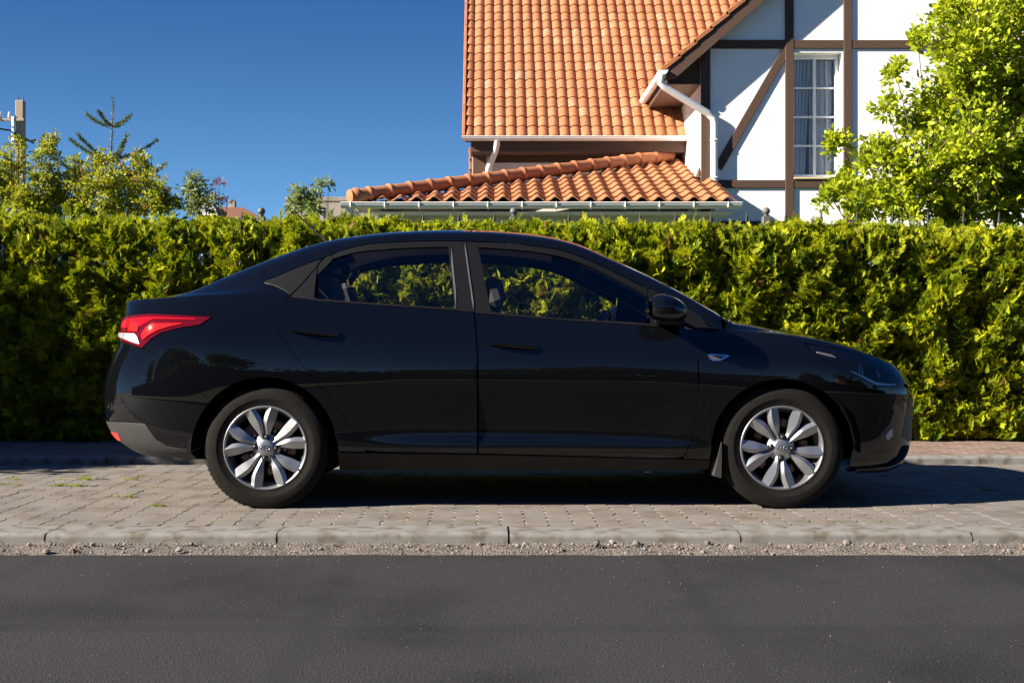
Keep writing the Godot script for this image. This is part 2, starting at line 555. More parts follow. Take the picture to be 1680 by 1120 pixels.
func make_ground() -> void:
	var road_noise := FastNoiseLite.new()
	road_noise.frequency = 0.35
	road_noise.seed = 5
	sheet("ground", -400, 400, -420, 300, -0.16, M.soil)
	sheet("lawn", -60, 60, -60, -2.45, 0.03, M.lawn)
	sheet("road", -60, 60, 1.97, 8.6, -0.032, M.asphalt, 1600, 26, 0.002, 0.35, 0.022)
	# gutter strip of grit between kerb and asphalt
	var grit := sheet("gravel_strip", -9, 9, 1.55, 2.02, -0.045, M.gravel_bed, 700, 20, 0.022, 7.0)
	grit.name = "gravel_strip"
	var rock := []
	for k in 3:
		var mb := MB.new()
		var f := RandomNumberGenerator.new()
		f.seed = 91 + k
		var ico := []
		for a in 4:
			for b in 6:
				var th := PI * (a + 0.5) / 4
				var ph := TAU * (b + 0.5 * (a % 2)) / 6
				ico.append(Vector3(sin(th) * cos(ph), cos(th) * 0.65, sin(th) * sin(ph)) * f.randf_range(0.7, 1.1))
		var cl := func(a, b): return ico[a * 6 + (b % 6)]
		for a in 3:
			for b in 6:
				mb.face([cl.call(a, b), cl.call(a, b + 1), cl.call(a + 1, b + 1), cl.call(a + 1, b)])
		mb.face([ico[0], ico[5], ico[4], ico[3], ico[2], ico[1]])
		rock.append(mb.mesh())
	var xf := [[], [], []]
	for k in 14000:
		var x := rng.randf_range(-5.2, 6.0)
		var q := rng.randf()
		var z := 1.66 + 0.30 * q * q if rng.randf() < 0.75 else rng.randf_range(1.64, 2.02)
		var clump := 0.5 + 0.5 * sin(x * 2.1) * sin(x * 0.77 + 1.0)
		if rng.randf() > 0.35 + 0.65 * clump: continue
		var r := rng.randf_range(0.0018, 0.0045) if rng.randf() < 0.93 else rng.randf_range(0.005, 0.011)
		if rng.randf() < 0.004: r = rng.randf_range(0.015, 0.024)
		var b := Basis(Vector3(rng.randf() - 0.5, 1, rng.randf() - 0.5).normalized(), rng.randf() * TAU).scaled(Vector3.ONE * r)
		xf[rng.randi() % 3 if rng.randf() < 0.5 else rng.randi() % 2].append(Transform3D(b, Vector3(x, -0.042 + r * 0.4, z)))
	for k in 700:                                      # crumbs swept onto the asphalt and the paving
		var r := rng.randf_range(0.0012, 0.003)
		var onroad := rng.randf() < 0.45
		var z := 1.98 + 0.5 * absf(rng.randfn(0.0, 0.5)) if onroad else rng.randf_range(-1.3, 1.4)
		xf[rng.randi() % 3].append(Transform3D(Basis(Vector3.UP, rng.randf() * TAU).scaled(Vector3.ONE * r), Vector3(rng.randf_range(-4, 4.6), (-0.031 if onroad else 0.0) + r * 0.5, z)))
	for k in 3:
		many("pebbles" if k == 0 else "pebbles_%03d" % k, rock[k], M["pebble_%d" % k], grit, xf[k])
	var road: Node3D = get_node("road")
	var fleck := MB.new()
	fleck.face([Vector3(0.9, 0, 0.1), Vector3(0.3, 0, -0.9), Vector3(-0.6, 0, -0.6), Vector3(-0.9, 0, 0.3), Vector3(-0.1, 0, 0.9), Vector3(0.5, 0, 0.7)])
	fleck.n.fill(Vector3.UP)
	var fx := [[], [], []]
	for k in 26000:
		var z := 1.99 + 2.2 * pow(rng.randf(), 1.15)
		var r := rng.randf_range(0.0009, 0.0024) * (1.6 if rng.randf() < 0.04 else 1.0)
		var x := rng.randf_range(-0.62, 0.66) * (EYE.z - z + 1.5)
		var b := Basis(Vector3(rng.randfn(0, 0.12), 1, rng.randfn(0, 0.12)).normalized(), rng.randf() * TAU).scaled(Vector3(r, r, r * rng.randf_range(0.6, 1.0)))
		fx[0 if rng.randf() < 0.5 else (1 if rng.randf() < 0.65 else 2)].append(Transform3D(b, Vector3(x, -0.0305 + 0.002 * road_noise.get_noise_2d(x, z), z)))
	for k in 3: many("aggregate", fleck.mesh(), M["aggregate_%d" % k], road, fx[k])
	make_kerb("kerb", 1.39, 1.60, 0.0, -0.12, 0.105, 1.02, 9)
	make_kerb("far_kerb", -1.47, -1.35, 0.052, -0.1, 0.4, 1.0, 9)
	make_paving()
	# far side of the street, seen only in the car's paint
	sheet("far_verge", -60, 60, 8.6, 40, 0.04, M.lawn)

func make_kerb(called: String, z0: float, z1: float, top: float, low: float, first: float, pitch: float, n: int) -> void:
	var k0 := setting(called)
	for k in range(-n, n + 1):
		var mb := MB.new()
		var x0 := first + k * pitch
		var jit := rng.randf_range(-0.004, 0.004)
		var r := 0.022
		var prof := [Vector2(z0, low), Vector2(z0, top - 0.004), Vector2(z0 + 0.004, top)]    # section: back, flat top, rounded front edge
		for a in 6:
			var an := PI / 2 * a / 5
			prof.append(Vector2(z1 - r + r * sin(an), top - r + r * cos(an)))
		prof.append(Vector2(z1 + 0.004, low))
		var xs := [x0 + 0.003, x0 + 0.009, x0 + pitch - 0.009, x0 + pitch - 0.003]
		var s0 := -1
		for q in xs.size():
			var dip := 0.006 if q == 0 or q == 3 else 0.0
			var s := mb.v.size()
			for a in prof.size():
				var p: Vector2 = prof[a]
				var pa: Vector2 = prof[maxi(a - 1, 0)]
				var pb: Vector2 = prof[mini(a + 1, prof.size() - 1)]
				var tg := (pb - pa).normalized()
				mb.vert(Vector3(xs[q], p.y - dip * (1.0 if p.y > low else 0.0) + jit, p.x - dip * 0.5), Vector3(0, tg.x, -tg.y))
			if s0 >= 0:
				for a in prof.size() - 1:
					mb.quad(s0 + a, s0 + a + 1, s + a + 1, s + a)
			s0 = s
		for e in [0, 3]:
			mb.face(prof.map(func(p): return Vector3(xs[e], p.y - 0.006, p.x)))
		put("kerb_stone", mb.mesh(), M.kerb_concrete, k0)

func zigzag_paver(w: float, l: float) -> ArrayMesh:
	var g := 0.0013
	var amp := 0.019
	var poly := []
	var n := 4
	for k in n + 1:                                        # right side, a zigzag along z
		poly.append(Vector2(w / 2 - g + (amp if k % 2 else -amp) * 0.5, -l / 2 + g + (l - 2 * g) * k / n))
	for k in n + 1:
		poly.append(Vector2(-w / 2 + g + (amp if (n - k) % 2 else -amp) * 0.5, l / 2 - g - (l - 2 * g) * k / n))
	var mb := MB.new()
	mb.prism(poly, -0.03, 0.0, 0.0018)
	return mb.mesh()

func make_paving() -> void:
	var p := setting("block_paving")
	var w := 0.1115
	var l := 0.223
	var bed := MB.new()
	bed.box(Vector3(-8, -0.1, -1.35), Vector3(9, -0.0036, 1.39))
	put("joint_sand", bed.mesh(), M.joint_sand, p)
	var pm := zigzag_paver(w, l)
	var rest := []
	var near := []
	for c in range(-60, 66):
		var x := c * w + 0.02
		for r in range(0, 14):
			var z := 1.388 - l * 0.5 - r * l - (l * 0.5 if c % 2 else 0.0) + l * 0.5 - 0.111
			if z - l / 2 < -1.36 or z + l / 2 > 1.40: continue
			var t := Transform3D(Basis(Vector3(rng.randf_range(-1, 1), 0, rng.randf_range(-1, 1)).normalized(), rng.randf_range(0.0, 0.012)) * Basis(Vector3.UP, rng.randf_range(-0.012, 0.012)), Vector3(x + rng.randfn(0, 0.0006), rng.randf_range(-0.0025, 0.0), z))
			var u := VPX + x * FOCAL / (EYE.z - z)
			var shaded := z < 0.55 and x > -1.35 and x < 3.6
			if u > -15 and u < 1695 and z > 0.1 and not shaded:
				near.append([-z, t])
			else:
				rest.append(t)
	near.sort_custom(func(a, b): return a[0] < b[0])
	for k in near.size():
		if k < 298:
			var o := put("paver", pm, M["paver_%d" % (rng.randi() % 5)], p)
			o.transform = near[k][1]
		else:
			rest.append(near[k][1])
	var bits := [[], [], []]
	for t in rest: bits[rng.randi() % 3].append(t)
	for k in 3: many("paver_field", pm, M["paver_%d" % k], p, bits[k])
	# half blocks that close the courses along both kerbs
	var half := MB.new()
	half.prism([Vector2(-w / 2 + 0.002, -0.052), Vector2(w / 2 - 0.002, -0.052), Vector2(w / 2 - 0.002, 0.052), Vector2(-w / 2 + 0.002, 0.052)], -0.03, 0.0, 0.0025)
	var hm := half.mesh()
	var hx := []
	for c in range(-60, 66):
		if c % 2: hx.append(Transform3D(Basis(), Vector3(c * w + 0.02, -0.001, 1.332)))
		hx.append(Transform3D(Basis(), Vector3(c * w + 0.02, -0.002, -1.29)))
	many("paver_field", hm, M.paver_1, p, hx)
	# raised footway of reddish blocks by the hedge
	var f := setting("red_footway")
	var b2 := MB.new()
	b2.box(Vector3(-9, -0.1, -2.75), Vector3(10, 0.042, -1.47))
	put("joint_sand", b2.mesh(), M.joint_sand, f)
	var rm := MB.new()
	rm.prism([Vector2(-0.098, -0.049), Vector2(0.098, -0.049), Vector2(0.098, 0.049), Vector2(-0.098, 0.049)], -0.03, 0.0, 0.003)
	var rmm := rm.mesh()
	var fx := [[], [], []]
	for r in 13:
		for c in range(-44, 50):
			fx[rng.randi() % 3].append(Transform3D(Basis(Vector3.RIGHT, rng.randf_range(-0.01, 0.01)), Vector3(c * 0.2 + (0.1 if r % 2 else 0.0), 0.05 + rng.randf_range(-0.002, 0.001), -1.52 - r * 0.1)))
	for k in 3: many("paver_field", rmm, M["red_paver_%d" % k], f, fx[k])

# ---------------------------------------------------------------- house
func tile_mesh(w: float, l: float, h: float, lift: float, power: float, thick := 0.014) -> ArrayMesh:
	var mb := MB.new()
	var n := 9
	var prof := []
	for k in n:
		var a := float(k) / (n - 1)
		var y := h * pow(0.5 - 0.5 * cos(TAU * a), power)
		prof.append(Vector2((a - 0.5) * (w + 0.008), y))
	for k in n:
		var p: Vector2 = prof[k]
		var tg: Vector2 = (prof[mini(k + 1, n - 1)] - prof[maxi(k - 1, 0)]).normalized()
		var nn := Vector3(-tg.y, tg.x, 0.0).normalized()
		mb.vert(Vector3(p.x, p.y + lift, 0.0), nn)
		mb.vert(Vector3(p.x, p.y, -l - 0.035), nn)
		mb.vert(Vector3(p.x, p.y + lift, 0.0), Vector3(0, 0, 1))
		mb.vert(Vector3(p.x, p.y + lift - thick, 0.0), Vector3(0, 0, 1))
	for k in n - 1:
		mb.quad(k * 4, k * 4 + 4, k * 4 + 5, k * 4 + 1)
		mb.quad(k * 4 + 2, k * 4 + 6, k * 4 + 7, k * 4 + 3)
	return mb.mesh()

func half_pipe(path: Array, r: float, lip: float) -> MB:            # open gutter along a straight way, its mouth up
	var mb := MB.new()
	var a: Vector3 = path[0]
	var b: Vector3 = path[1]
	var dir := (b - a).normalized()
	var side := dir.cross(Vector3.UP).normalized()
	var n := 12
	for lay in [[r, 1.0], [r - 0.004, -1.0]]:
		var s := mb.v.size()
		for k in n + 1:
			var an := PI * k / n
			var nn: Vector3 = (side * cos(an) - Vector3.UP * sin(an)) * lay[1]
			for p in [a, b]:
				mb.vert(p + (side * cos(an) - Vector3.UP * sin(an)) * lay[0], nn)
		for k in n:
			mb.quad(s + 2 * k, s + 2 * k + 1, s + 2 * k + 3, s + 2 * k + 2)
	for sg in [-1.0, 1.0]:
		mb.tube([a + side * sg * r + Vector3.UP * lip * 0.3, b + side * sg * r + Vector3.UP * lip * 0.3], [lip], 6)
	for p in [a, b]:                                              # stop ends
		var ring := []
		for k in n + 1:
			var an := PI * k / n
			ring.append(p + (side * cos(an) - Vector3.UP * sin(an)) * r)
		mb.face(ring if p == a else Array(ring).duplicate())
	return mb

func beam(p: Vector3, q: Vector3, wide: float, deep: float, mb: MB) -> void:     # timber in a wall plane across z, standing deep proud of it
	var d := q - p
	var ln := d.length()
	var ang := atan2(d.y, d.x)
	mb.bevel_box(Vector3(0, -wide / 2, 0), Vector3(ln, wide / 2, deep), 0.006, Transform3D(Basis(Vector3(0, 0, 1), ang), p))

func make_house() -> void:
	var base := Vector3(3.2, 0, -12.6)
	var h := thing("house", "white half-timbered house with steep orange pantile roof, brown beams and low tiled annex", "house", base)
	var pw := func(called, mb, m, parent = h, label = ""):
		var o := put(called, mb.mesh(), m, parent, label)
		if parent == h: o.position = -base
		return o
	var zg := -10.9                        # face of the gable wall
	var zm := EYE.z - 19.5                 # face of the main wall
	var xs := 3.21                         # side wall of the gabled wing
	var rx := func(x): return 4.84 + 0.871 * (x - 2.616)          # top of the wing's left slope
	var wx0 := at(1302, 0, 17.75).x
	var wx1 := at(1382, 0, 17.75).x
	var wy1 := at(0, 86, 17.75).y
	var wy0 := at(0, 291, 17.75).y
	# --- walls
	var mb := MB.new()
	var cut := func(x): return rx.call(x) - 0.25
	var zt := Transform3D(Basis(), Vector3(0, 0, zg))
	mb.extrude([Vector2(xs, 0), Vector2(wx0, 0), Vector2(wx0, cut.call(wx0)), Vector2(xs, cut.call(xs))], zt, -0.35)
	mb.extrude([Vector2(wx0, 0), Vector2(wx1, 0), Vector2(wx1, wy0), Vector2(wx0, wy0)], zt, -0.35)
	mb.extrude([Vector2(wx0, wy1), Vector2(wx1, wy1), Vector2(wx1, cut.call(wx1)), Vector2(wx0, cut.call(wx0))], zt, -0.35)
	mb.extrude([Vector2(wx1, 0), Vector2(10.0, 0), Vector2(10.0, cut.call(3.21)), Vector2(6.6, cut.call(6.6)), Vector2(wx1, cut.call(wx1))], zt, -0.35)
	pw.call("gable_wall", mb, M.stucco, h, "white rendered gable wall")
	mb = MB.new()
	mb.box(Vector3(xs, 0, -20), Vector3(xs + 0.3, cut.call(xs), zg - 0.352))
	pw.call("side_wall", mb, M.stucco)
	mb = MB.new()
	mb.box(Vector3(9.7, 0, -20), Vector3(10.0, cut.call(xs), zg - 0.352))
	pw.call("side_wall", mb, M.stucco)
	mb = MB.new()
	mb.box(Vector3(-0.2, 0, zm - 0.3), Vector3(xs - 0.003, 4.12, zm))
	mb.box(Vector3(-0.2, 0, -20), Vector3(0.1, 4.0, zm - 0.303))
	mb.box(Vector3(-0.2, 0, -20.3), Vector3(10.0, 4.0, -20.003))
	pw.call("main_wall", mb, M.beige_stucco)
	# --- timbers of the gable
	var T := func(u0, v0, u1, v1, wpx, deep = 0.028):
		var b := MB.new()
		var p := at(u0, v0, 17.75)
		var q := at(u1, v1, 17.75)
		p.z = zg; q.z = zg
		beam(p, q, wpx * 17.75 / FOCAL, deep, b)
		pw.call("timber_beam", b, M.timber)
	T.call(1157.5, 560 + 60, 1157.5, 60, 15.0, 0.034)
	T.call(1165, 73, 1288, 73, 14.0)
	T.call(1302, 73, 1384, 73, 14.0)
	T.call(1397, 73, 1760, 73, 14.0)
	T.call(1295, 600, 1295, -90, 14.0, 0.034)
	T.call(1390.5, 600, 1390.5, -190, 13.5, 0.034)
	T.call(1165, 302, 1288, 302, 13.0)
	T.call(1302, 302, 1384, 302, 13.0)
	T.call(1397, 302, 1760, 302, 13.0)
	T.call(1178, 276, 1293, 77, 14.0, 0.026)
	T.call(1165, 369, 1288, 369, 12.0)
	T.call(1560, 600, 1560, -190, 14.0, 0.034)
	# lower end of the side wall: raking board above the flashing
	mb = MB.new()
	mb.box(Vector3(-0.005, -0.06, -1.75), Vector3(0.02, 0.06, 0.0), Transform3D(Basis(Vector3.RIGHT, -atan(0.327)), Vector3(xs - 0.021, 3.36, zg)))
	pw.call("raking_board", mb, M.timber)
	mb = MB.new()
	mb.box(Vector3(-0.12, -0.006, -1.75), Vector3(0.0, 0.004, 0.0), Transform3D(Basis(Vector3.RIGHT, -atan(0.327)), Vector3(xs - 0.004, 3.285, zg + 0.03)))
	pw.call("flashing", mb, M.flashing)
	# --- window
	var win := MB.new()
	var zw := zg - 0.17
	var fr := 0.055
	win.bevel_box(Vector3(wx0, wy0, zw - 0.06), Vector3(wx0 + fr, wy1, zw), 0.006)
	win.bevel_box(Vector3(wx1 - fr, wy0, zw - 0.06), Vector3(wx1, wy1, zw), 0.006)
	win.bevel_box(Vector3(wx0 + fr, wy1 - fr, zw - 0.06), Vector3(wx1 - fr, wy1, zw), 0.006)
	win.bevel_box(Vector3(wx0 + fr, wy0, zw - 0.06), Vector3(wx1 - fr, wy0 + fr * 1.2, zw), 0.006)
	var wn: MeshInstance3D = pw.call("window", win, M.white_frame, h, "tall white framed window with glazing bars")
	var gx0 := wx0 + fr
	var gx1 := wx1 - fr
	var gy0 := wy0 + fr * 1.2
	var gy1 := wy1 - fr
	var bars := MB.new()
	bars.bevel_box(Vector3((gx0 + gx1) / 2 - 0.02, gy0, zw - 0.045), Vector3((gx0 + gx1) / 2 + 0.02, gy1, zw - 0.012), 0.004)
	pw.call("glazing_bar", bars, M.white_frame, wn)
	for k in 4:
		var ya := lerpf(gy0, gy1, k / 4.0)
		var yb := lerpf(gy0, gy1, (k + 1) / 4.0)
		for s in 2:
			var xa := lerpf(gx0, gx1, s * 0.5) + (0.02 if s else 0.0)
			var xb := lerpf(gx0, gx1, s * 0.5 + 0.5) - (0.0 if s else 0.02)
			if k < 3:
				var b := MB.new()
				b.bevel_box(Vector3(xa, yb - 0.013, zw - 0.04), Vector3(xb, yb + 0.013, zw - 0.015), 0.003)
				pw.call("glazing_bar", b, M.white_frame, wn)
			var g := MB.new()
			g.box(Vector3(xa, ya, zw - 0.036), Vector3(xb, yb, zw - 0.031))
			pw.call("pane", g, M.pane, wn)
	var cu := MB.new()
	var nc := 90
	for part in 2:
		var s := cu.v.size()
		for k in nc + 1:
			var a := float(k) / nc
			var x := lerpf(wx0 - 0.02, (wx0 + wx1) / 2 - 0.03, a) if part == 0 else lerpf((wx0 + wx1) / 2 - 0.06, wx1 + 0.02, a)
			var dz := 0.022 * sin(a * 42.0 + part) + 0.012 * sin(a * 97.0)
			var dn := 0.022 * 42.0 * cos(a * 42.0 + part) / 0.36
			for e in 2:
				var sw := (0.0 if e else 0.09 * a) if part == 0 else 0.0
				cu.vert(Vector3(x - sw, wy1 + 0.02 if e else wy0 - 0.02, zw - 0.10 + dz), Vector3(-dn, 0, 1).normalized())
		for k in nc:
			cu.quad(s + 2 * k, s + 2 * k + 1, s + 2 * k + 3, s + 2 * k + 2)
	pw.call("curtain", cu, M.curtain, wn)
	var rm := MB.new()
	rm.box(Vector3(wx0 - 0.3, wy0 - 0.3, zw - 0.9), Vector3(wx1 + 0.3, wy1 + 0.3, zw - 0.85))
	pw.call("room_wall", rm, M.room, wn)
	var sl := MB.new()
	sl.bevel_box(Vector3(wx0 - 0.0, wy0 - 0.03, zw), Vector3(wx1 + 0.0, wy0 - 0.002, zg + 0.05), 0.005)
	pw.call("window_sill", sl, M.sill_stone, wn)
	# --- wing roof: slab, barge board, verge tiles, boxed eaves, gutter, downpipe
	var an := atan(0.871)
	mb = MB.new()
	var zf := -10.655
	var slab := [Vector2(2.64, rx.call(2.64) - 0.03), Vector2(6.6, rx.call(6.6) - 0.03), Vector2(6.6, rx.call(6.6) - 0.10), Vector2(2.64, rx.call(2.64) - 0.10)]
	mb.extrude(slab, Transform3D(Basis(), Vector3(0, 0, zf - 0.03)), -7.5)
	mb.extrude(slab.map(func(p): return Vector2(13.2 - p.x, p.y)), Transform3D(Basis(), Vector3(0, 0, zf - 0.03)), -7.5)
	var wr: MeshInstance3D = pw.call("wing_roof", mb, M.tile_2)
	mb = MB.new()
	var lo := func(x): return rx.call(x) - 0.30
	mb.extrude([Vector2(2.66, rx.call(2.66) - 0.075), Vector2(6.6, rx.call(6.6) - 0.075), Vector2(6.6, lo.call(6.6)), Vector2(2.80, lo.call(2.80)), Vector2(2.68, lo.call(2.80) - 0.02)], Transform3D(Basis(), Vector3(0, 0, zf)), -0.028)
	pw.call("barge_board", mb, M.timber, wr)
	for k in 17:
		var x := 2.60 + k * 0.235
		mb = MB.new()
		mb.bevel_box(Vector3(-0.01, -0.035, -0.25), Vector3(0.34, 0.03, 0.02), 0.006, Transform3D(Basis(Vector3(0, 0, 1), an - 0.055), Vector3(x, rx.call(x) - 0.005, zf)))
		pw.call("verge_tile", mb, M["tile_%d" % (k % 6)], wr)
	for s in [-1, 1]:                                     # the slope itself in courses
		for k in 15:
			var x := 2.62 + k * 0.265
			mb = MB.new()
			mb.box(Vector3(0, -0.03, -7.4), Vector3(0.37, 0.0, -0.252), Transform3D(Basis(Vector3(0, 0, 1), an - 0.05), Vector3(x, rx.call(x) - 0.002, zf)))
			if s > 0:
				for q in mb.v.size():
					mb.v[q].x = 13.2 - mb.v[q].x
					mb.n[q].x = -mb.n[q].x
			pw.call("tile_course", mb, M["tile_%d" % (k % 6)], wr)
	mb = MB.new()
	mb.box(Vector3(2.705, 4.655, -13.6), Vector3(xs - 0.002, 4.675, zg))
	pw.call("soffit", mb, M.soffit, wr)
	mb = MB.new()
	mb.box(Vector3(2.68, 4.645, -13.6), Vector3(2.704, 4.84, zf - 0.03))
	pw.call("fascia", mb, M.timber, wr)
	mb = MB.new()
	mb.extrude([Vector2(2.71, 4.676), Vector2(3.208, 4.676), Vector2(3.208, 5.14), Vector2(2.71, 4.75)], Transform3D(Basis(), Vector3(0, 0, zg - 0.02)), -0.02)
	pw.call("eaves_end", mb, M.timber, wr)
	mb = half_pipe([Vector3(2.615, 4.80, -10.60), Vector3(2.615, 4.80, -13.3)], 0.062, 0.008)
	pw.call("gutter", mb, M.white_plastic, wr)
	mb = MB.new()
	var dp := [Vector3(2.615, 4.75, -10.70), at(1084, 127, 17.5), at(1084, 135, 17.52), at(1091, 143, 17.54), at(1160, 185, 17.66), at(1170, 193, 17.69), at(1172, 203, 17.69), at(1172, 420, 17.69)]
	mb.tube(dp, [0.055], 14)
	pw.call("downpipe", mb, M.white_plastic)
	for vv in [230.0, 292.0]:
		mb = MB.new()
		var cpt := at(1172, vv, 17.69)
		mb.lathe([Vector2(0.0, -0.012), Vector2(0.062, -0.012), Vector2(0.062, 0.012), Vector2(0.0, 0.012)], 14, Transform3D(Basis(), cpt))
		mb.box(cpt + Vector3(-0.015, -0.01, -0.09), cpt + Vector3(0.015, 0.01, -0.05))
		pw.call("pipe_clip", mb, M.white_plastic)
	# --- main roof
	var eave := Vector3(at(760, 0, 19.0).x, at(0, 222, 19.0).y, EYE.z - 19.0)
	var pitch := deg_to_rad(46.4)
	var up := Vector3(0, sin(pitch), -cos(pitch))
	var nrm := Vector3(0, cos(pitch), sin(pitch))
	var bs := Basis(Vector3.RIGHT, nrm, -up)
	mb = MB.new()
	mb.box(Vector3(0.03, -0.12, -7.0), Vector3(7.6, -0.055, 0.02), Transform3D(bs, eave))
	var mr: MeshInstance3D = pw.call("main_roof", mb, M.soffit)
	var w := 0.1714
	var l := 0.262
	var tm := tile_mesh(w, l, 0.038, 0.020, 0.55)
	var near := []
	var rest := []
	for r in 26:
		for c in 44:
			var o := eave + up * (r * l) + Vector3.RIGHT * ((c + 0.5) * w) + nrm * -0.045
			var ce := o + up * l * 0.5
			var d := EYE.z - ce.z
			var u := VPX + ce.x * FOCAL / d
			var v := VPY - (ce.y - EYE.y) * FOCAL / d
			var hide := v < -12.0
			if v < 109: hide = hide or u > 1100 + (109 - v) * 1.147
			elif v < 175: hide = hide or u > 1100 - (v - 109) * 0.606
			else: hide = hide or u > 1135
			if o.x > xs + 0.05 and o.y < 4.9: continue
			var t := Transform3D(bs * Basis(Vector3.UP, rng.randf_range(-0.008, 0.008)), o + nrm * rng.randf_range(-0.002, 0.002))
			if hide: rest.append(t)
			else: near.append([-v, t])
	near.sort_custom(func(a, b): return a[0] < b[0])
	for k in near.size():
		if k < 299:
			put("roof_tile", tm, M["tile_%d" % (rng.randi() % 6)] if rng.randf() > 0.04 + (0.10 if near[k][1].origin.x > 1.2 else 0.0) else M.tile_worn, mr).transform = near[k][1]
		else: rest.append(near[k][1])
	var bits := [[], [], []]
	for t in rest: bits[rng.randi() % 3].append(t)
	for k in 3: many("tile_field", tm, M["tile_%d" % k], mr, bits[k])
	for k in 26:                                            # left verge
		mb = MB.new()
		mb.bevel_box(Vector3(-0.02, -0.09, -l - 0.03), Vector3(0.03, 0.032, 0.0), 0.006, Transform3D(bs * Basis(Vector3.RIGHT, 0.06), eave + up * (k * l) + nrm * -0.02))
		pw.call("verge_tile", mb, M["tile_%d" % (k % 6)], mr)
	var ex1 := xs - 0.004
	mb = half_pipe([Vector3(eave.x - 0.02, eave.y - 0.035, eave.z + 0.05), Vector3(ex1, eave.y - 0.035, eave.z + 0.05)], 0.062, 0.008)
	pw.call("gutter", mb, M.white_plastic, mr)
	mb = MB.new()
	mb.box(Vector3(eave.x + 0.12, eave.y - 0.24, eave.z - 0.04), Vector3(ex1, eave.y - 0.07, eave.z - 0.015))
	pw.call("fascia", mb, M.timber, mr)
	mb = MB.new()
	mb.box(Vector3(eave.x + 0.12, eave.y - 0.255, zm + 0.002), Vector3(ex1, eave.y - 0.242, eave.z - 0.015))
	pw.call("soffit", mb, M.soffit, mr)
	mb = MB.new()
	mb.box(Vector3(-0.19, 2.5, zm), Vector3(0.03, eave.y - 0.257, zm + 0.06))
	pw.call("timber_post", mb, M.timber)
	mb = MB.new()
	mb.box(Vector3(0.1, eave.y - 0.36, zm + 0.001), Vector3(ex1, eave.y - 0.26, zm + 0.035))
	pw.call("timber_beam", mb, M.timber)
	mb = MB.new()
	mb.tube([Vector3(at(815, 0, 18.95).x, eave.y - 0.08, eave.z + 0.05), at(815, 238, 18.97), at(813, 248, 19.05), at(802, 275, 19.35), at(799, 300, 19.4), at(799, 330, 19.4)], [0.05], 12)
	pw.call("downpipe", mb, M.white_plastic)
	for k in 8:                                            # edge of the tile-hung cheek
		mb = MB.new()
		mb.bevel_box(Vector3(-0.055, -0.17, -0.3), Vector3(0.0, 0.05, 0.02), 0.008, Transform3D(Basis(Vector3(0, 0, 1), 0.09), Vector3(-0.205, 3.95 - k * 0.17, zm - 0.02)))
		pw.call("cheek_tile", mb, M["tile_%d" % (k % 6)])
	# --- annex with the low tiled roof
	var e2 := Vector3(at(577, 0, 16.3).x, at(0, 329, 16.3).y, EYE.z - 16.3)
	var p2 := atan(0.327)
	var up2 := Vector3(0, sin(p2), -cos(p2))
	var n2 := Vector3(0, cos(p2), sin(p2))
	var b2 := Basis(Vector3.RIGHT, n2, -up2)
	var hipb := Vector3(3.05, 0, EYE.z - 19.3)
	hipb.y = e2.y + 0.327 * (e2.z - hipb.z) + 0.02
	mb = MB.new()
	var dn := n2 * -0.05
	mb.face([e2 + dn, Vector3(3.40, e2.y, e2.z) + dn, Vector3(3.40, e2.y + 0.327 * 1.42, e2.z - 1.42) + dn, Vector3(xs, e2.y + 0.327 * 1.42, e2.z - 1.42) + dn, Vector3(xs, hipb.y, hipb.z) + dn, hipb + dn])
	mb.face([e2 + dn, hipb + dn, Vector3(0.4, e2.y + 0.1, zm + 0.01) + dn, Vector3(e2.x, e2.y, zm + 0.01) + dn])
	var ar: MeshInstance3D = pw.call("annex_roof", mb, M.soffit)
	var w2 := 0.2363
	var l2 := 0.30
	var tm2 := tile_mesh(w2, l2, 0.066, 0.03, 1.35, 0.016)
	for r in 12:
		for c in 23:
			var o := e2 + up2 * (r * l2) + Vector3.RIGHT * (0.06 + (c + 0.5) * w2) + n2 * -0.03
			var ce := o + up2 * l2 * 0.5
			var hipz := e2.z - (ce.x - e2.x) * 0.621
			if ce.z < hipz + 0.02: continue
			if ce.x > xs - 0.06 and ce.z < zg + 0.1: continue
			if o.x > 3.42: continue
			put("roof_tile", tm2, M["tile_%d" % (rng.randi() % 6)], ar).transform = Transform3D(b2 * Basis(Vector3.UP, rng.randf_range(-0.006, 0.006)), o + n2 * rng.randf_range(-0.002, 0.003))
	var ha := e2 + Vector3(0.03, 0.06, 0.03)
	var hb := hipb + Vector3(0, 0.09, 0)
	var hd := (hb - ha).normalized()
	var hl := (hb - ha).length()
	var hx := hd.cross(Vector3.UP).normalized()
	var hbas := Basis(hx, hd, hx.cross(hd))
	var nr := int(hl / 0.322)
	for k in nr + 1:
		mb = MB.new()
		var prof := [Vector2(0.0, -0.02), Vector2(0.092, -0.02), Vector2(0.095, 0.0), Vector2(0.090, 0.22), Vector2(0.092, 0.255), Vector2(0.108, 0.262), Vector2(0.112, 0.285), Vector2(0.108, 0.305), Vector2(0.092, 0.312), Vector2(0.09, 0.33)]
		mb.lathe(prof, 16, Transform3D(hbas, ha + hd * (k * 0.322 - 0.05)))
		pw.call("ridge_tile", mb, M["tile_%d" % (rng.randi() % 6)], ar)
	mb = MB.new()
	var cap := []
	for k in 8:
		var a := PI / 2 * k / 7
		cap.append(Vector2(0.115 * sin(a), -0.115 * cos(a)))
	mb.lathe(cap, 16, Transform3D(hbas, ha + hd * 0.04))
	pw.call("ridge_end", mb, M.tile_4, ar)
	mb = MB.new()
	mb.box(Vector3(e2.x + 0.03, e2.y - 0.075, e2.z - 0.03), Vector3(3.41, e2.y - 0.012, e2.z - 0.005))
	pw.call("fascia", mb, M.timber, ar)
	var gx := at(1217, 0, 16.2).x
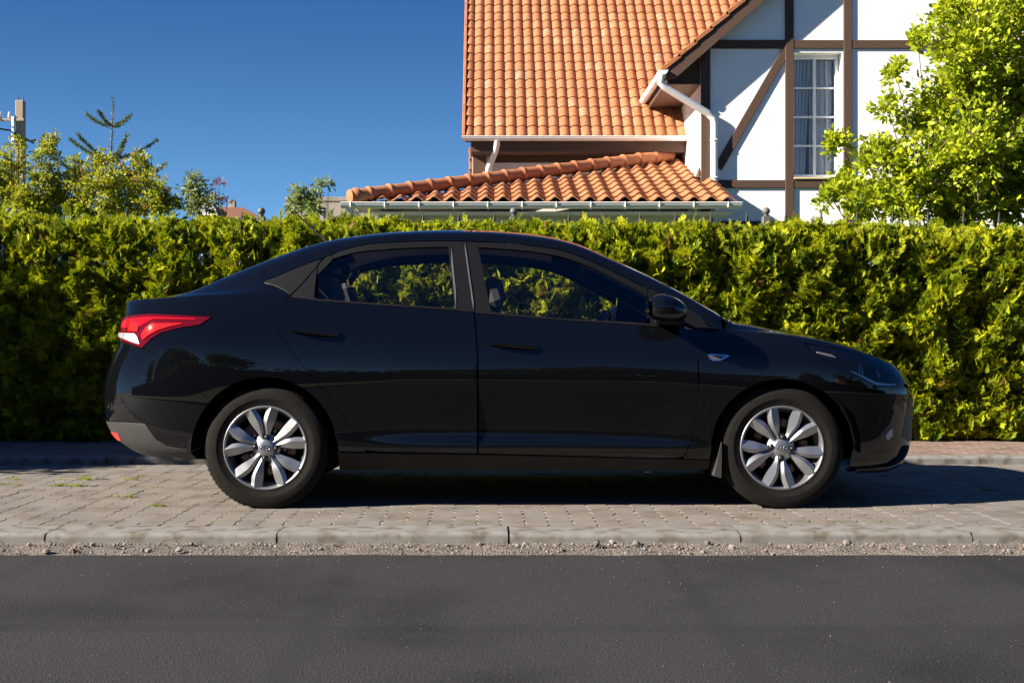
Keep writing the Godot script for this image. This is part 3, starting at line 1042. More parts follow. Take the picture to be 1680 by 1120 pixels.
	mb = half_pipe([Vector3(at(559, 0, 16.2).x, e2.y - 0.045, e2.z + 0.075), Vector3(gx, e2.y - 0.045, e2.z + 0.075)], 0.075, 0.009)
	pw.call("gutter", mb, M.galvanised, ar)
	for k in 12:
		var x := lerpf(e2.x, 3.3, k / 11.0)
		mb = MB.new()
		mb.tube([Vector3(x, e2.y - 0.03, e2.z + 0.155), Vector3(x, e2.y - 0.09, e2.z + 0.145), Vector3(x, e2.y - 0.125, e2.z + 0.075), Vector3(x, e2.y - 0.09, e2.z + 0.0)], [0.011], 6)
		pw.call("gutter_bracket", mb, M.white_plastic, ar)
	mb = MB.new()
	mb.box(Vector3(e2.x + 0.05, e2.y - 0.16, e2.z - 0.9), Vector3(3.40, e2.y - 0.145, e2.z - 0.02))
	pw.call("soffit", mb, M.galvanised, ar)
	mb = MB.new()
	mb.box(Vector3(e2.x + 0.35, 0, e2.z - 0.75), Vector3(xs - 0.01, e2.y - 0.162, e2.z - 0.5))
	mb.box(Vector3(e2.x + 0.35, 0, zm + 0.01), Vector3(e2.x + 0.6, e2.y - 0.162, e2.z - 0.753))
	pw.call("annex_wall", mb, M.beige_stucco)
	mb = MB.new()
	mb.tube([Vector3(e2.x - 0.05, e2.y - 0.1, e2.z + 0.07), Vector3(e2.x + 0.02, e2.y - 0.16, e2.z + 0.05), Vector3(e2.x + 0.22, e2.y - 0.34, e2.z - 0.4), Vector3(e2.x + 0.3, e2.y - 0.5, e2.z - 0.45), Vector3(e2.x + 0.3, 0.2, e2.z - 0.45)], [0.045], 10)
	pw.call("downpipe", mb, M.white_plastic)

# ---------------------------------------------------------------- fence, pole, far buildings
func make_fence() -> void:
	var zf := EYE.z - 10.4
	var s := 10.4 / FOCAL
	var f := thing("fence", "black iron spike fence with granite ball posts behind the hedge", "fence", Vector3(0, 0, zf))
	for k in range(-2, 2):
		var x := (843.0 - VPX + k * 414.5) * s
		var mb := MB.new()
		mb.bevel_box(Vector3(x - 0.036, 0, -0.036), Vector3(x + 0.036, 1.925, 0.036), 0.006)
		var o := put("post", mb.mesh(), M.granite, f)
		mb = MB.new()
		var prof := [Vector2(0.001, 1.925), Vector2(0.028, 1.927), Vector2(0.02, 1.94)]
		for a in 9:
			var an := -PI / 2 + 0.45 + (PI - 0.45) * a / 8.0
			prof.append(Vector2(maxf(0.034 * cos(an), 0.0005), 1.972 + 0.034 * sin(an)))
		mb.lathe(prof, 16, Transform3D(Basis(), Vector3(x, 0, 0)))
		put("ball", mb.mesh(), M.granite, o)
		for j in (7 if k < 1 else 15):
			var px := x + (32.0 + j * 58.4) * s
			mb = MB.new()
			mb.tube([Vector3(px, 0.1, 0), Vector3(px, 1.88, 0)], [0.0065], 6)
			mb.tube([Vector3(px, 1.875, 0), Vector3(px, 1.895, 0), Vector3(px, 1.92, 0), Vector3(px, 1.975, 0)], [0.007, 0.0135, 0.0115, 0.001], 6)
			put("spike", mb.mesh(), M.iron, f)
	for y in [0.25, 1.72]:
		var mb := MB.new()
		mb.box(Vector3(-5.2, y - 0.012, -0.012), Vector3(7.5, y + 0.012, 0.012))
		put("rail", mb.mesh(), M.iron, f)

func make_background() -> void:
	var d := 37.0
	var p := at(33, 165, d)
	var pole := thing("utility_pole", "concrete utility pole with crossarm and cables behind the left shrubs", "utility pole", Vector3(p.x, 0, p.z))
	var mb := MB.new()
	mb.bevel_box(Vector3(-0.125, -0.2, -0.11), Vector3(0.125, p.y, 0.11), 0.02)
	put("post", mb.mesh(), M.pole_concrete, pole)
	for k in 2:
		mb = MB.new()
		mb.tube([Vector3(-0.07 + 0.14 * k, p.y - 0.05, 0), Vector3(-0.075 + 0.16 * k, p.y + 0.16, 0)], [0.012], 6)
		put("rebar", mb.mesh(), M.cable, pole)
	var ya := p.y - 0.62
	mb = MB.new()
	mb.bevel_box(Vector3(-0.9, ya - 0.04, 0.10), Vector3(0.17, ya + 0.04, 0.17), 0.01)
	put("crossarm", mb.mesh(), M.pole_concrete, pole)
	mb = MB.new()
	mb.bevel_box(Vector3(-0.21, ya - 0.75, 0.112), Vector3(-0.13, ya + 0.1, 0.19), 0.01)
	put("bracket", mb.mesh(), M.white_frame, pole)
	for k in 3:
		mb = MB.new()
		var x := -0.85 + k * 0.28
		mb.lathe([Vector2(0.01, 0.0), Vector2(0.05, 0.02), Vector2(0.055, 0.07), Vector2(0.035, 0.1), Vector2(0.05, 0.13), Vector2(0.03, 0.2), Vector2(0.001, 0.22)], 10, Transform3D(Basis(), Vector3(x, ya + 0.04, 0.135)))
		put("insulator", mb.mesh(), M.insulator, pole)
	mb = MB.new()
	mb.tube([Vector3(-0.13, ya - 0.45, 0.15), Vector3(0.14, ya - 0.53, 0.15), Vector3(0.45, ya - 0.72, 0.1)], [0.03], 8)
	put("cable_clamp", mb.mesh(), M.cable, pole)
	for w in [[at(-60, 180, 36), p + Vector3(-0.2, -0.95, 0.15), at(60, 229, 37.0), 0.028], [at(60, 229, 37.0), at(120, 262, 40.0), at(300, 330, 52.0), 0.014], [at(-60, 168, 35), p + Vector3(-0.85, -0.4, 0.13), p + Vector3(-0.57, -0.4, 0.13), 0.022]]:
		mb = MB.new()
		var path := []
		for k in 13:
			var t := k / 12.0
			var q: Vector3 = (w[0] as Vector3).lerp(w[1], minf(t * 2, 1.0)) if t <= 0.5 else (w[1] as Vector3).lerp(w[2], t * 2 - 1)
			path.append(q - Vector3(0, 0.15 * sin(PI * fmod(t * 2, 1.0)), 0) - pole.position)
		mb.tube(path, [w[3]], 6)
		put("cable", mb.mesh(), M.cable, pole)
	# bare concrete outbuilding left of the annex
	var a := at(469, 323, 24.0)
	var b := at(600, 323, 24.0)
	var blk := thing("outbuilding", "bare grey concrete outbuilding left of the low tiled annex", "outbuilding", Vector3((a.x + b.x) / 2, 0, a.z))
	mb = MB.new()
	mb.box(Vector3((a.x - b.x) / 2, 0, -3.0), Vector3((b.x - a.x) / 2, a.y - 0.09, 0))
	put("wall", mb.mesh(), M.concrete, blk)
	mb = MB.new()
	mb.bevel_box(Vector3((a.x - b.x) / 2 - 0.02, a.y - 0.088, -3.02), Vector3((b.x - a.x) / 2, a.y, 0.02), 0.01)
	put("roof_slab", mb.mesh(), M.concrete, blk)
	mb = MB.new()
	mb.box(Vector3(-0.3, a.y - 0.75, 0.002), Vector3(-0.05, a.y - 0.2, 0.02))
	put("window", mb.mesh(), M.room, blk)
	# far house with a chimney
	var q := at(372, 338, 62.0)
	var far := thing("far_house", "distant house with brick chimney and white gable just above the hedge", "house", Vector3(q.x, 0, q.z))
	mb = MB.new()
	mb.box(Vector3(-1.3, 0, -5), Vector3(1.6, q.y - 0.6, 0))
	put("wall", mb.mesh(), M.stucco, far)
	mb = MB.new()
	mb.extrude([Vector2(-1.5, q.y - 0.62), Vector2(1.8, q.y - 0.62), Vector2(0.9, q.y - 0.1), Vector2(-0.7, q.y - 0.05)], Transform3D(Basis(), Vector3(0, 0, 0.2)), -5.4)
	put("roof", mb.mesh(), M.brick, far)
	mb = MB.new()
	mb.bevel_box(Vector3(-0.18, q.y - 0.3, -1.6), Vector3(0.16, q.y + 0.45, -1.2), 0.02)
	put("chimney", mb.mesh(), M.pole_concrete, far)
	mb = MB.new()
	mb.extrude([Vector2(-1.5, q.y - 0.5), Vector2(-0.4, q.y - 0.5), Vector2(-0.6, q.y), Vector2(-1.2, q.y + 0.05)], Transform3D(Basis(), Vector3(0, 0, 0.4)), -0.3)
	put("dormer", mb.mesh(), M.stucco, far)
	# the other side of the street: what the car's paint mirrors
	for k in 3:
		var hx: float = [-19.0, 3.0, 24.0][k]
		var hz: float = [24.0, 30.0, 26.0][k]
		var hh := thing("street_house", ["grey house across the street mirrored at the car's tail", "grey house across the street mirrored in the car's doors", "grey house across the street mirrored in the car's wing"][k], "house", Vector3(hx, 0, hz))
		mb = MB.new()
		mb.box(Vector3(-5, 0, -4), Vector3(5, 3.0, 4))
		put("wall", mb.mesh(), M.concrete, hh)
		mb = MB.new()
		mb.extrude([Vector2(-5.4, 2.95), Vector2(5.4, 2.95), Vector2(0, 6.2)], Transform3D(Basis(), Vector3(0, 0, -4.4)), 8.8)
		put("roof", mb.mesh(), M.brick, hh)
		for j in 3:
			mb = MB.new()
			mb.box(Vector3(-3.6 + j * 2.8, 0.9, -4.03), Vector3(-2.4 + j * 2.8, 2.2, -4.002))
			put("window", mb.mesh(), M.room, hh)

# ---------------------------------------------------------------- car body surface
# The skin is a net of feature lines (rows) that run from tail to nose: row 0 lower edge, 5 widest line, 8 waist, 10 top of the window frames, 13 centre line.
# A place on it is (s, t): s runs along the car (equal to x between the wheels, wrapping round the bumpers), t is the row.
const CX := 0.197                # the car's middle between the axles, in world x
const XF := 1.30                 # where nose and tail begin to close
const XR := -1.40
const SF := 2.619                # s at the nose's centre line: XF + 0.84 * PI / 2
const SR := -2.743               # s at the tail's centre line
const NS := 520
const NSUB := 10
var rows := []
var GP := PackedVector3Array()
var GN := PackedVector3Array()
var NT := 0
var car: Node3D

func pchip(keys: Array, x: float) -> float:
	var n := keys.size()
	if x <= keys[0][0]: return keys[0][1]
	if x >= keys[n - 1][0]: return keys[n - 1][1]
	var k := 0
	while x > keys[k + 1][0]: k += 1
	var h: float = keys[k + 1][0] - keys[k][0]
	var d: float = (keys[k + 1][1] - keys[k][1]) / h
	var m := [0.0, 0.0]
	for e in 2:
		var j := k + e
		if j == 0 or j == n - 1:
			m[e] = d
			continue
		var h0: float = keys[j][0] - keys[j - 1][0]
		var h1: float = keys[j + 1][0] - keys[j][0]
		var d0: float = (keys[j][1] - keys[j - 1][1]) / h0
		var d1: float = (keys[j + 1][1] - keys[j][1]) / h1
		if d0 * d1 <= 0.0: m[e] = 0.0
		else:
			m[e] = (d0 * h1 + d1 * h0) / (h0 + h1)
			m[e] = signf(m[e]) * minf(absf(m[e]), 3.0 * minf(absf(d0), absf(d1)))
	var u: float = (x - keys[k][0]) / h
	var a: float = keys[k][1]
	var b: float = keys[k + 1][1]
	return a * (1 + 2 * u) * (1 - u) * (1 - u) + m[0] * h * u * (1 - u) * (1 - u) + b * u * u * (3 - 2 * u) + m[1] * h * u * u * (u - 1)

func make_rows() -> void:
	# each: tail x, nose x, height along x, half width along x
	rows = [
		[-2.13, 2.035, [[-2.14, 0.30], [-2.0, 0.262], [-1.8, 0.248], [-1.69, 0.245], [-0.95, 0.186], [0.0, 0.187], [0.95, 0.187], [1.67, 0.177], [1.84, 0.175], [1.95, 0.186], [2.05, 0.20]], [[-2.2, 0.74], [-1.69, 0.78], [-0.9, 0.775], [0.9, 0.775], [1.67, 0.79], [2.1, 0.79]]],
		[-2.20, 2.075, [[-2.2, 0.345], [-2.0, 0.31], [-1.7, 0.29], [-0.95, 0.232], [0.0, 0.235], [0.95, 0.235], [1.67, 0.222], [1.9, 0.222], [2.1, 0.245]], [[-2.2, 0.79], [-1.69, 0.825], [-0.9, 0.812], [0.9, 0.812], [1.67, 0.83], [2.1, 0.83]]],
		[-2.235, 2.095, [[-2.2, 0.41], [-1.7, 0.37], [-0.95, 0.298], [0.0, 0.302], [0.95, 0.292], [1.67, 0.29], [2.1, 0.31]], [[-2.2, 0.83], [-1.69, 0.856], [-0.9, 0.860], [0.0, 0.862], [0.8, 0.860], [1.0, 0.852], [1.67, 0.853], [2.1, 0.85]]],
		[-2.25, 2.097, [[-2.2, 0.47], [-1.7, 0.45], [-0.95, 0.40], [-0.5, 0.392], [0.0, 0.388], [0.6, 0.376], [0.95, 0.36], [1.67, 0.38], [2.1, 0.39]], [[-2.2, 0.845], [-1.69, 0.862], [-1.3, 0.866], [-0.92, 0.862], [-0.5, 0.849], [0.0, 0.846], [0.6, 0.848], [0.88, 0.856], [1.3, 0.866], [1.67, 0.862], [2.1, 0.86]]],
		[-2.25, 2.10, [[-2.2, 0.58], [-1.7, 0.56], [-0.95, 0.53], [0.0, 0.52], [0.95, 0.51], [1.67, 0.49], [2.1, 0.48]], [[-2.2, 0.85], [-1.69, 0.864], [-1.3, 0.867], [-0.88, 0.863], [-0.45, 0.855], [0.0, 0.854], [0.6, 0.855], [0.9, 0.860], [1.3, 0.867], [1.67, 0.864], [2.1, 0.86]]],
		[-2.225, 2.10, [[-2.2, 0.71], [-1.7, 0.69], [-1.0, 0.67], [0.0, 0.655], [0.95, 0.645], [1.5, 0.63], [1.8, 0.60], [2.1, 0.56]], [[-2.2, 0.85], [-1.3, 0.868], [-0.7, 0.8655], [0.0, 0.8645], [0.7, 0.8645], [1.3, 0.868], [2.1, 0.86]]],
		[-2.17, 2.095, [[-2.2, 0.84], [-1.7, 0.83], [-1.0, 0.80], [0.0, 0.775], [0.95, 0.76], [1.3, 0.745], [1.5, 0.73], [1.7, 0.69], [1.85, 0.655], [2.1, 0.605]], [[-2.2, 0.84], [-1.69, 0.856], [-1.2, 0.857], [-0.7, 0.8545], [0.0, 0.852], [0.9, 0.852], [1.4, 0.857], [1.7, 0.853], [2.1, 0.84]]],
		[-2.155, 2.085, [[-2.2, 0.945], [-1.7, 0.95], [-1.2, 0.945], [-0.5, 0.91], [0.0, 0.888], [0.64, 0.862], [1.0, 0.842], [1.2, 0.826], [1.5, 0.788], [1.7, 0.742], [1.85, 0.70], [2.0, 0.655], [2.10, 0.618]], [[-2.2, 0.80], [-1.69, 0.822], [-1.2, 0.832], [-0.7, 0.832], [0.0, 0.830], [0.9, 0.828], [1.4, 0.832], [1.7, 0.83], [2.06, 0.81]]],
		[-2.15, 2.065, [[-2.15, 1.042], [-1.9, 1.052], [-1.6, 1.068], [-1.178, 1.068], [-0.721, 1.034], [-0.25, 0.994], [0.127, 0.963], [0.636, 0.9325], [0.981, 0.899], [1.2, 0.883], [1.5, 0.846], [1.7, 0.797], [1.85, 0.748], [2.0, 0.69], [2.075, 0.645]], [[-2.2, 0.725], [-1.9, 0.745], [-1.6, 0.77], [-1.18, 0.792], [-0.72, 0.80], [0.0, 0.803], [0.64, 0.80], [0.98, 0.788], [1.2, 0.785], [1.5, 0.778], [2.0, 0.76]]],
		[],
		[-2.14, 2.05, [[-2.14, 1.058], [-1.9, 1.068], [-1.7, 1.085], [-1.5, 1.112], [-1.336, 1.155], [-1.047, 1.271], [-0.818, 1.343], [-0.579, 1.363], [-0.31, 1.3665], [-0.1, 1.357], [0.058, 1.341], [0.2, 1.316], [0.3, 1.286], [0.45, 1.213], [0.61, 1.134], [0.807, 1.024], [0.987, 0.915], [1.08, 0.902], [1.3, 0.886], [1.5, 0.857], [1.7, 0.81], [1.85, 0.762], [1.98, 0.708], [2.05, 0.66]], [[-2.14, 0.63], [-1.9, 0.65], [-1.7, 0.675], [-1.5, 0.70], [-1.336, 0.70], [-1.047, 0.645], [-0.818, 0.608], [-0.579, 0.592], [-0.31, 0.588], [0.058, 0.592], [0.3, 0.612], [0.61, 0.68], [0.807, 0.728], [0.987, 0.772], [1.08, 0.755], [1.3, 0.71], [1.6, 0.68], [2.0, 0.66]]],
		[-2.135, 2.04, [[-2.14, 1.066], [-1.9, 1.080], [-1.75, 1.105], [-1.6, 1.162], [-1.5, 1.20], [-1.336, 1.262], [-1.047, 1.358], [-0.818, 1.397], [-0.579, 1.416], [-0.31, 1.420], [-0.1, 1.412], [0.058, 1.396], [0.2, 1.372], [0.3, 1.343], [0.45, 1.276], [0.61, 1.2], [0.807, 1.098], [0.987, 0.992], [1.08, 0.942], [1.2, 0.923], [1.3, 0.905], [1.5, 0.876], [1.7, 0.826], [1.85, 0.775], [1.97, 0.723], [2.04, 0.672]], [[-2.14, 0.50], [-1.9, 0.53], [-1.75, 0.55], [-1.5, 0.57], [-1.336, 0.565], [-1.047, 0.545], [-0.58, 0.53], [-0.31, 0.525], [0.058, 0.53], [0.3, 0.55], [0.61, 0.615], [0.807, 0.66], [0.987, 0.70], [1.08, 0.68], [1.3, 0.60], [1.6, 0.56], [2.0, 0.52]]],
		[-2.13, 2.035, [[-2.14, 1.073], [-1.9, 1.088], [-1.75, 1.112], [-1.6, 1.178], [-1.5, 1.222], [-1.336, 1.288], [-1.047, 1.385], [-0.818, 1.424], [-0.579, 1.444], [-0.31, 1.449], [-0.1, 1.442], [0.058, 1.427], [0.2, 1.402], [0.3, 1.374], [0.45, 1.308], [0.61, 1.232], [0.807, 1.13], [0.987, 1.026], [1.08, 0.972], [1.2, 0.938], [1.3, 0.921], [1.5, 0.89], [1.7, 0.842], [1.85, 0.79], [1.965, 0.736], [2.035, 0.684]], [[-2.14, 0.26], [-1.5, 0.31], [-0.5, 0.30], [0.6, 0.34], [1.08, 0.36], [2.0, 0.30]]],
		[-2.13, 2.03, [[-2.14, 1.078], [-1.9, 1.093], [-1.75, 1.118], [-1.6, 1.185], [-1.5, 1.230], [-1.336, 1.297], [-1.047, 1.394], [-0.818, 1.433], [-0.579, 1.453], [-0.31, 1.458], [-0.1, 1.451], [0.058, 1.437], [0.2, 1.413], [0.3, 1.386], [0.45, 1.321], [0.61, 1.246], [0.807, 1.145], [0.987, 1.04], [1.08, 0.984], [1.2, 0.943], [1.3, 0.926], [1.5, 0.895], [1.7, 0.847], [1.85, 0.795], [1.96, 0.742], [2.03, 0.69]], [[-3.0, 0.0], [3.0, 0.0]]],
	]

func row_point(k: int, s: float) -> Vector3:
	if k == 9:
		var a := row_point(8, s)
		var b := row_point(10, s)
		var bulge := 0.014 * clampf((b.y - a.y) * 4.0, 0.0, 1.0)
		return (a + b) / 2 + Vector3(0, 0, bulge)
	var r: Array = rows[k]
	var x := s
	var cap := 1.0
	if s > XF:
		var q := sin(minf((s - XF) / (SF - XF), 1.0) * PI / 2)
		x = XF + (r[1] - XF) * q
		cap = pow(maxf(1.0 - pow(q, 2.5), 0.0), 1.0 / 4.6)
	elif s < XR:
		var q := sin(minf((s - XR) / (SR - XR), 1.0) * PI / 2)
		x = XR + (r[0] - XR) * q
		cap = pow(maxf(1.0 - pow(q, 2.6), 0.0), 1.0 / 4.6)
	return Vector3(x, pchip(r[2], x), pchip(r[3], x) * cap)

func make_skin() -> void:
	make_rows()
	NT = 13 * NSUB + 1
	GP.resize(NS * NT)
	GN.resize(NS * NT)
	for j in NS:
		var s := lerpf(SR, SF, float(j) / (NS - 1))
		var c := []
		for k in 14: c.append(row_point(k, s))
		for k in 13:
			var p0: Vector3 = c[maxi(k - 1, 0)] if k > 0 else 2 * c[0] - c[1]
			var p1: Vector3 = c[k]
			var p2: Vector3 = c[k + 1]
			var p3: Vector3 = c[k + 2] if k + 2 <= 13 else Vector3(c[12].x, c[12].y, -c[12].z)
			for q in NSUB:
				GP[j * NT + k * NSUB + q] = p1.cubic_interpolate(p2, p0, p3, float(q) / NSUB)
		GP[j * NT + NT - 1] = c[13]
	for pas in 3:                                        # fair the net along the car
		var old := GP.duplicate()
		for j in range(2, NS - 2):
			for k in NT:
				GP[j * NT + k] = (old[(j - 1) * NT + k] + old[j * NT + k] * 2 + old[(j + 1) * NT + k]) / 4
	for pas in 2:
		var old := GP.duplicate()
		for j in NS:
			for k in range(1, NT - 1):
				GP[j * NT + k] = (old[j * NT + k - 1] + old[j * NT + k] * 2 + old[j * NT + k + 1]) / 4
	for j in NS:
		for k in NT:
			var a := GP[mini(j + 1, NS - 1) * NT + k] - GP[maxi(j - 1, 0) * NT + k]
			var b := GP[j * NT + mini(k + 1, NT - 1)] - GP[j * NT + maxi(k - 1, 0)]
			if k == NT - 1: b = Vector3(0, 0, -1)
			var n := a.cross(b)
			if n.length() < 1e-9: n = Vector3(signf(s_of(j)), 0, 0.01)
			n = n.normalized()
			if j < 2: n = Vector3(-1, n.y, 0).normalized()
			if j > NS - 3: n = Vector3(1, maxf(n.y, 0.0), 0).normalized()
			GN[j * NT + k] = n

func s_of(j: int) -> float:
	return lerpf(SR, SF, float(j) / (NS - 1))

func grid(arr: PackedVector3Array, s: float, t: float) -> Vector3:
	var fj := clampf((s - SR) / (SF - SR), 0.0, 1.0) * (NS - 1)
	var fk := clampf(t, 0.0, 13.0) * NSUB
	var j := mini(int(fj), NS - 2)
	var k := mini(int(fk), NT - 2)
	var a := fj - j
	var b := fk - k
	var q := j * NT + k
	return (arr[q] * (1 - a) + arr[q + NT] * a) * (1 - b) + (arr[q + 1] * (1 - a) + arr[q + NT + 1] * a) * b

func skin(s: float, t: float) -> Vector3:
	return grid(GP, s, t)

func skin_n(s: float, t: float) -> Vector3:
	return grid(GN, s, t).normalized()

func seen_at(p: Vector3) -> Vector2:                     # pixel of the photograph at which a point of the car is seen
	var d := EYE.z - p.z
	return Vector2(VPX + (p.x + CX) * FOCAL / d, VPY - (p.y - EYE.y) * FOCAL / d)

func on_skin(u: float, v: float) -> Vector2:             # (s, t) of the skin's point seen at that pixel
	var s := (u - VPX) * 6.05 / FOCAL - CX
	var t := 5.0
	for pas in 9:
		var lo := 0.0
		var hi := 12.9
		for k in 13:
			t = (lo + hi) / 2
			if seen_at(skin(s, t)).y > v: lo = t
			else: hi = t
		var here := seen_at(skin(s, t)).x
		var slope := (seen_at(skin(s + 0.02, t)).x - here) / 0.02
		s = clampf(s + clampf((u - here) / maxf(slope, 120.0), -0.2, 0.2), -2.6, 2.5)
	return Vector2(s, t)

func px(list: Array) -> Array:                           # flat list of pixels -> places on the skin
	var out := []
	for k in range(0, list.size(), 2): out.append(on_skin(list[k], list[k + 1]))
	return out

func along(line: Array, s: float) -> float:
	if s <= line[0].x: return line[0].y
	for k in line.size() - 1:
		if s <= line[k + 1].x:
			var d: float = line[k + 1].x - line[k].x
			return line[k + 1].y if d < 1e-6 else lerpf(line[k].y, line[k + 1].y, (s - line[k].x) / d)
	return line[-1].y

func ordered(line: Array) -> Array:                      # keep s rising
	var out := [line[0]]
	for k in range(1, line.size()):
		var p: Vector2 = line[k]
		if p.x <= out[-1].x: p.x = out[-1].x + 0.0004
		out.append(p)
	return out

# A sheet of skin between two lines. gaps: which edges (tail, nose, low, high) are drawn back for a shut line; off: how far outside the skin it lies; both sides of the car if side is 0
func panel(mb: MB, lo: Array, hi: Array, side := 1, off := 0.0, gaps := [true, true, true, true], gap := 0.0022, flange := 0.012, dt := 0.14, clip := [-9.0, 9.0]) -> void:
	lo = ordered(lo); hi = ordered(hi)
	var s0 := maxf(lo[0].x, hi[0].x) + (gap if gaps[0] else 0.0)
	var s1 := minf(lo[-1].x, hi[-1].x) - (gap if gaps[1] else 0.0)
	if clip[0] > -5.0: s0 = clip[0]
	if clip[1] < 5.0: s1 = clip[1]
	if s1 <= s0: return
	var cols := []
	var n := maxi(2, int(ceil((s1 - s0) / 0.014)))
	for k in n + 1: cols.append(lerpf(s0, s1, float(k) / n))
	for l in [lo, hi]:
		for p in l:
			if p.x > s0 + 0.001 and p.x < s1 - 0.001: cols.append(p.x)
	cols.sort()
	var most := 0.0
	for s in cols: most = maxf(most, along(hi, s) - along(lo, s))
	var nr := maxi(2, int(ceil(most / dt)))
	var base := mb.v.size()
	var m := cols.size()
	for s in cols:
		var a := along(lo, s)
		var b := along(hi, s)
		var pa := skin(s, a)
		var pb := skin(s, b)
		var scale_a := maxf((skin(s, a + 0.1) - pa).length() / 0.1, 0.003)
		var scale_b := maxf((pb - skin(s, b - 0.1)).length() / 0.1, 0.003)
		if gaps[2]: a += gap / scale_a
		if gaps[3] and b < 12.95: b -= gap / scale_b
		if b < a:
			a = (a + b) / 2; b = a
		for k in nr + 1:
			var t := lerpf(a, b, float(k) / nr)
			var nn := skin_n(s, t)
			var p := skin(s, t) + nn * off
			p.z *= side; nn.z *= side
			mb.vert(p, nn)
	for j in m - 1:
		for k in nr:
			var q := base + j * (nr + 1) + k
			mb.quad(q, q + nr + 1, q + nr + 2, q + 1)
	if flange <= 0.0: return
	var ring := []                                       # turned-in edges
	if gaps[2]: ring.append(range(m).map(func(j): return base + j * (nr + 1)))
	if gaps[3]: ring.append(range(m).map(func(j): return base + j * (nr + 1) + nr))
	if gaps[0]: ring.append(range(nr + 1).map(func(k): return base + k))
	if gaps[1]: ring.append(range(nr + 1).map(func(k): return base + (m - 1) * (nr + 1) + k))
	var ce := Vector3.ZERO
	for q in range(base, base + m * (nr + 1)): ce += mb.v[q] / (m * (nr + 1))
	for r in ring:
		for k in r.size() - 1:
			var pa := mb.v[r[k]]
			var pb := mb.v[r[k + 1]]
			var nn := mb.n[r[k]]
			var out := (pb - pa).cross(nn)
			if out.length() < 1e-7: continue
			out = out.normalized()
			if out.dot((pa + pb) / 2 - ce) < 0: out = -out
			var na := (mb.n[r[k]] + out * 0.4).normalized()
			var nb := (mb.n[r[k + 1]] + out * 0.4).normalized()
			mb.quad(mb.vert(pa, na), mb.vert(pb, nb), mb.vert(pb - mb.n[r[k + 1]] * flange, out), mb.vert(pa - mb.n[r[k]] * flange, out))

func arch(cu: float, cv: float, r: float, u0: float, u1: float, n := 14) -> Array:     # pixels along the top of a wheel arch
	var out := []
	for k in n + 1:
		var u := lerpf(u0, u1, float(k) / n)
		out.append(u)
		out.append(cv - sqrt(maxf(r * r - (u - cu) * (u - cu), 0.0)))
	return out

func S(s: float, t: float) -> Vector2:
	return Vector2(s, t)

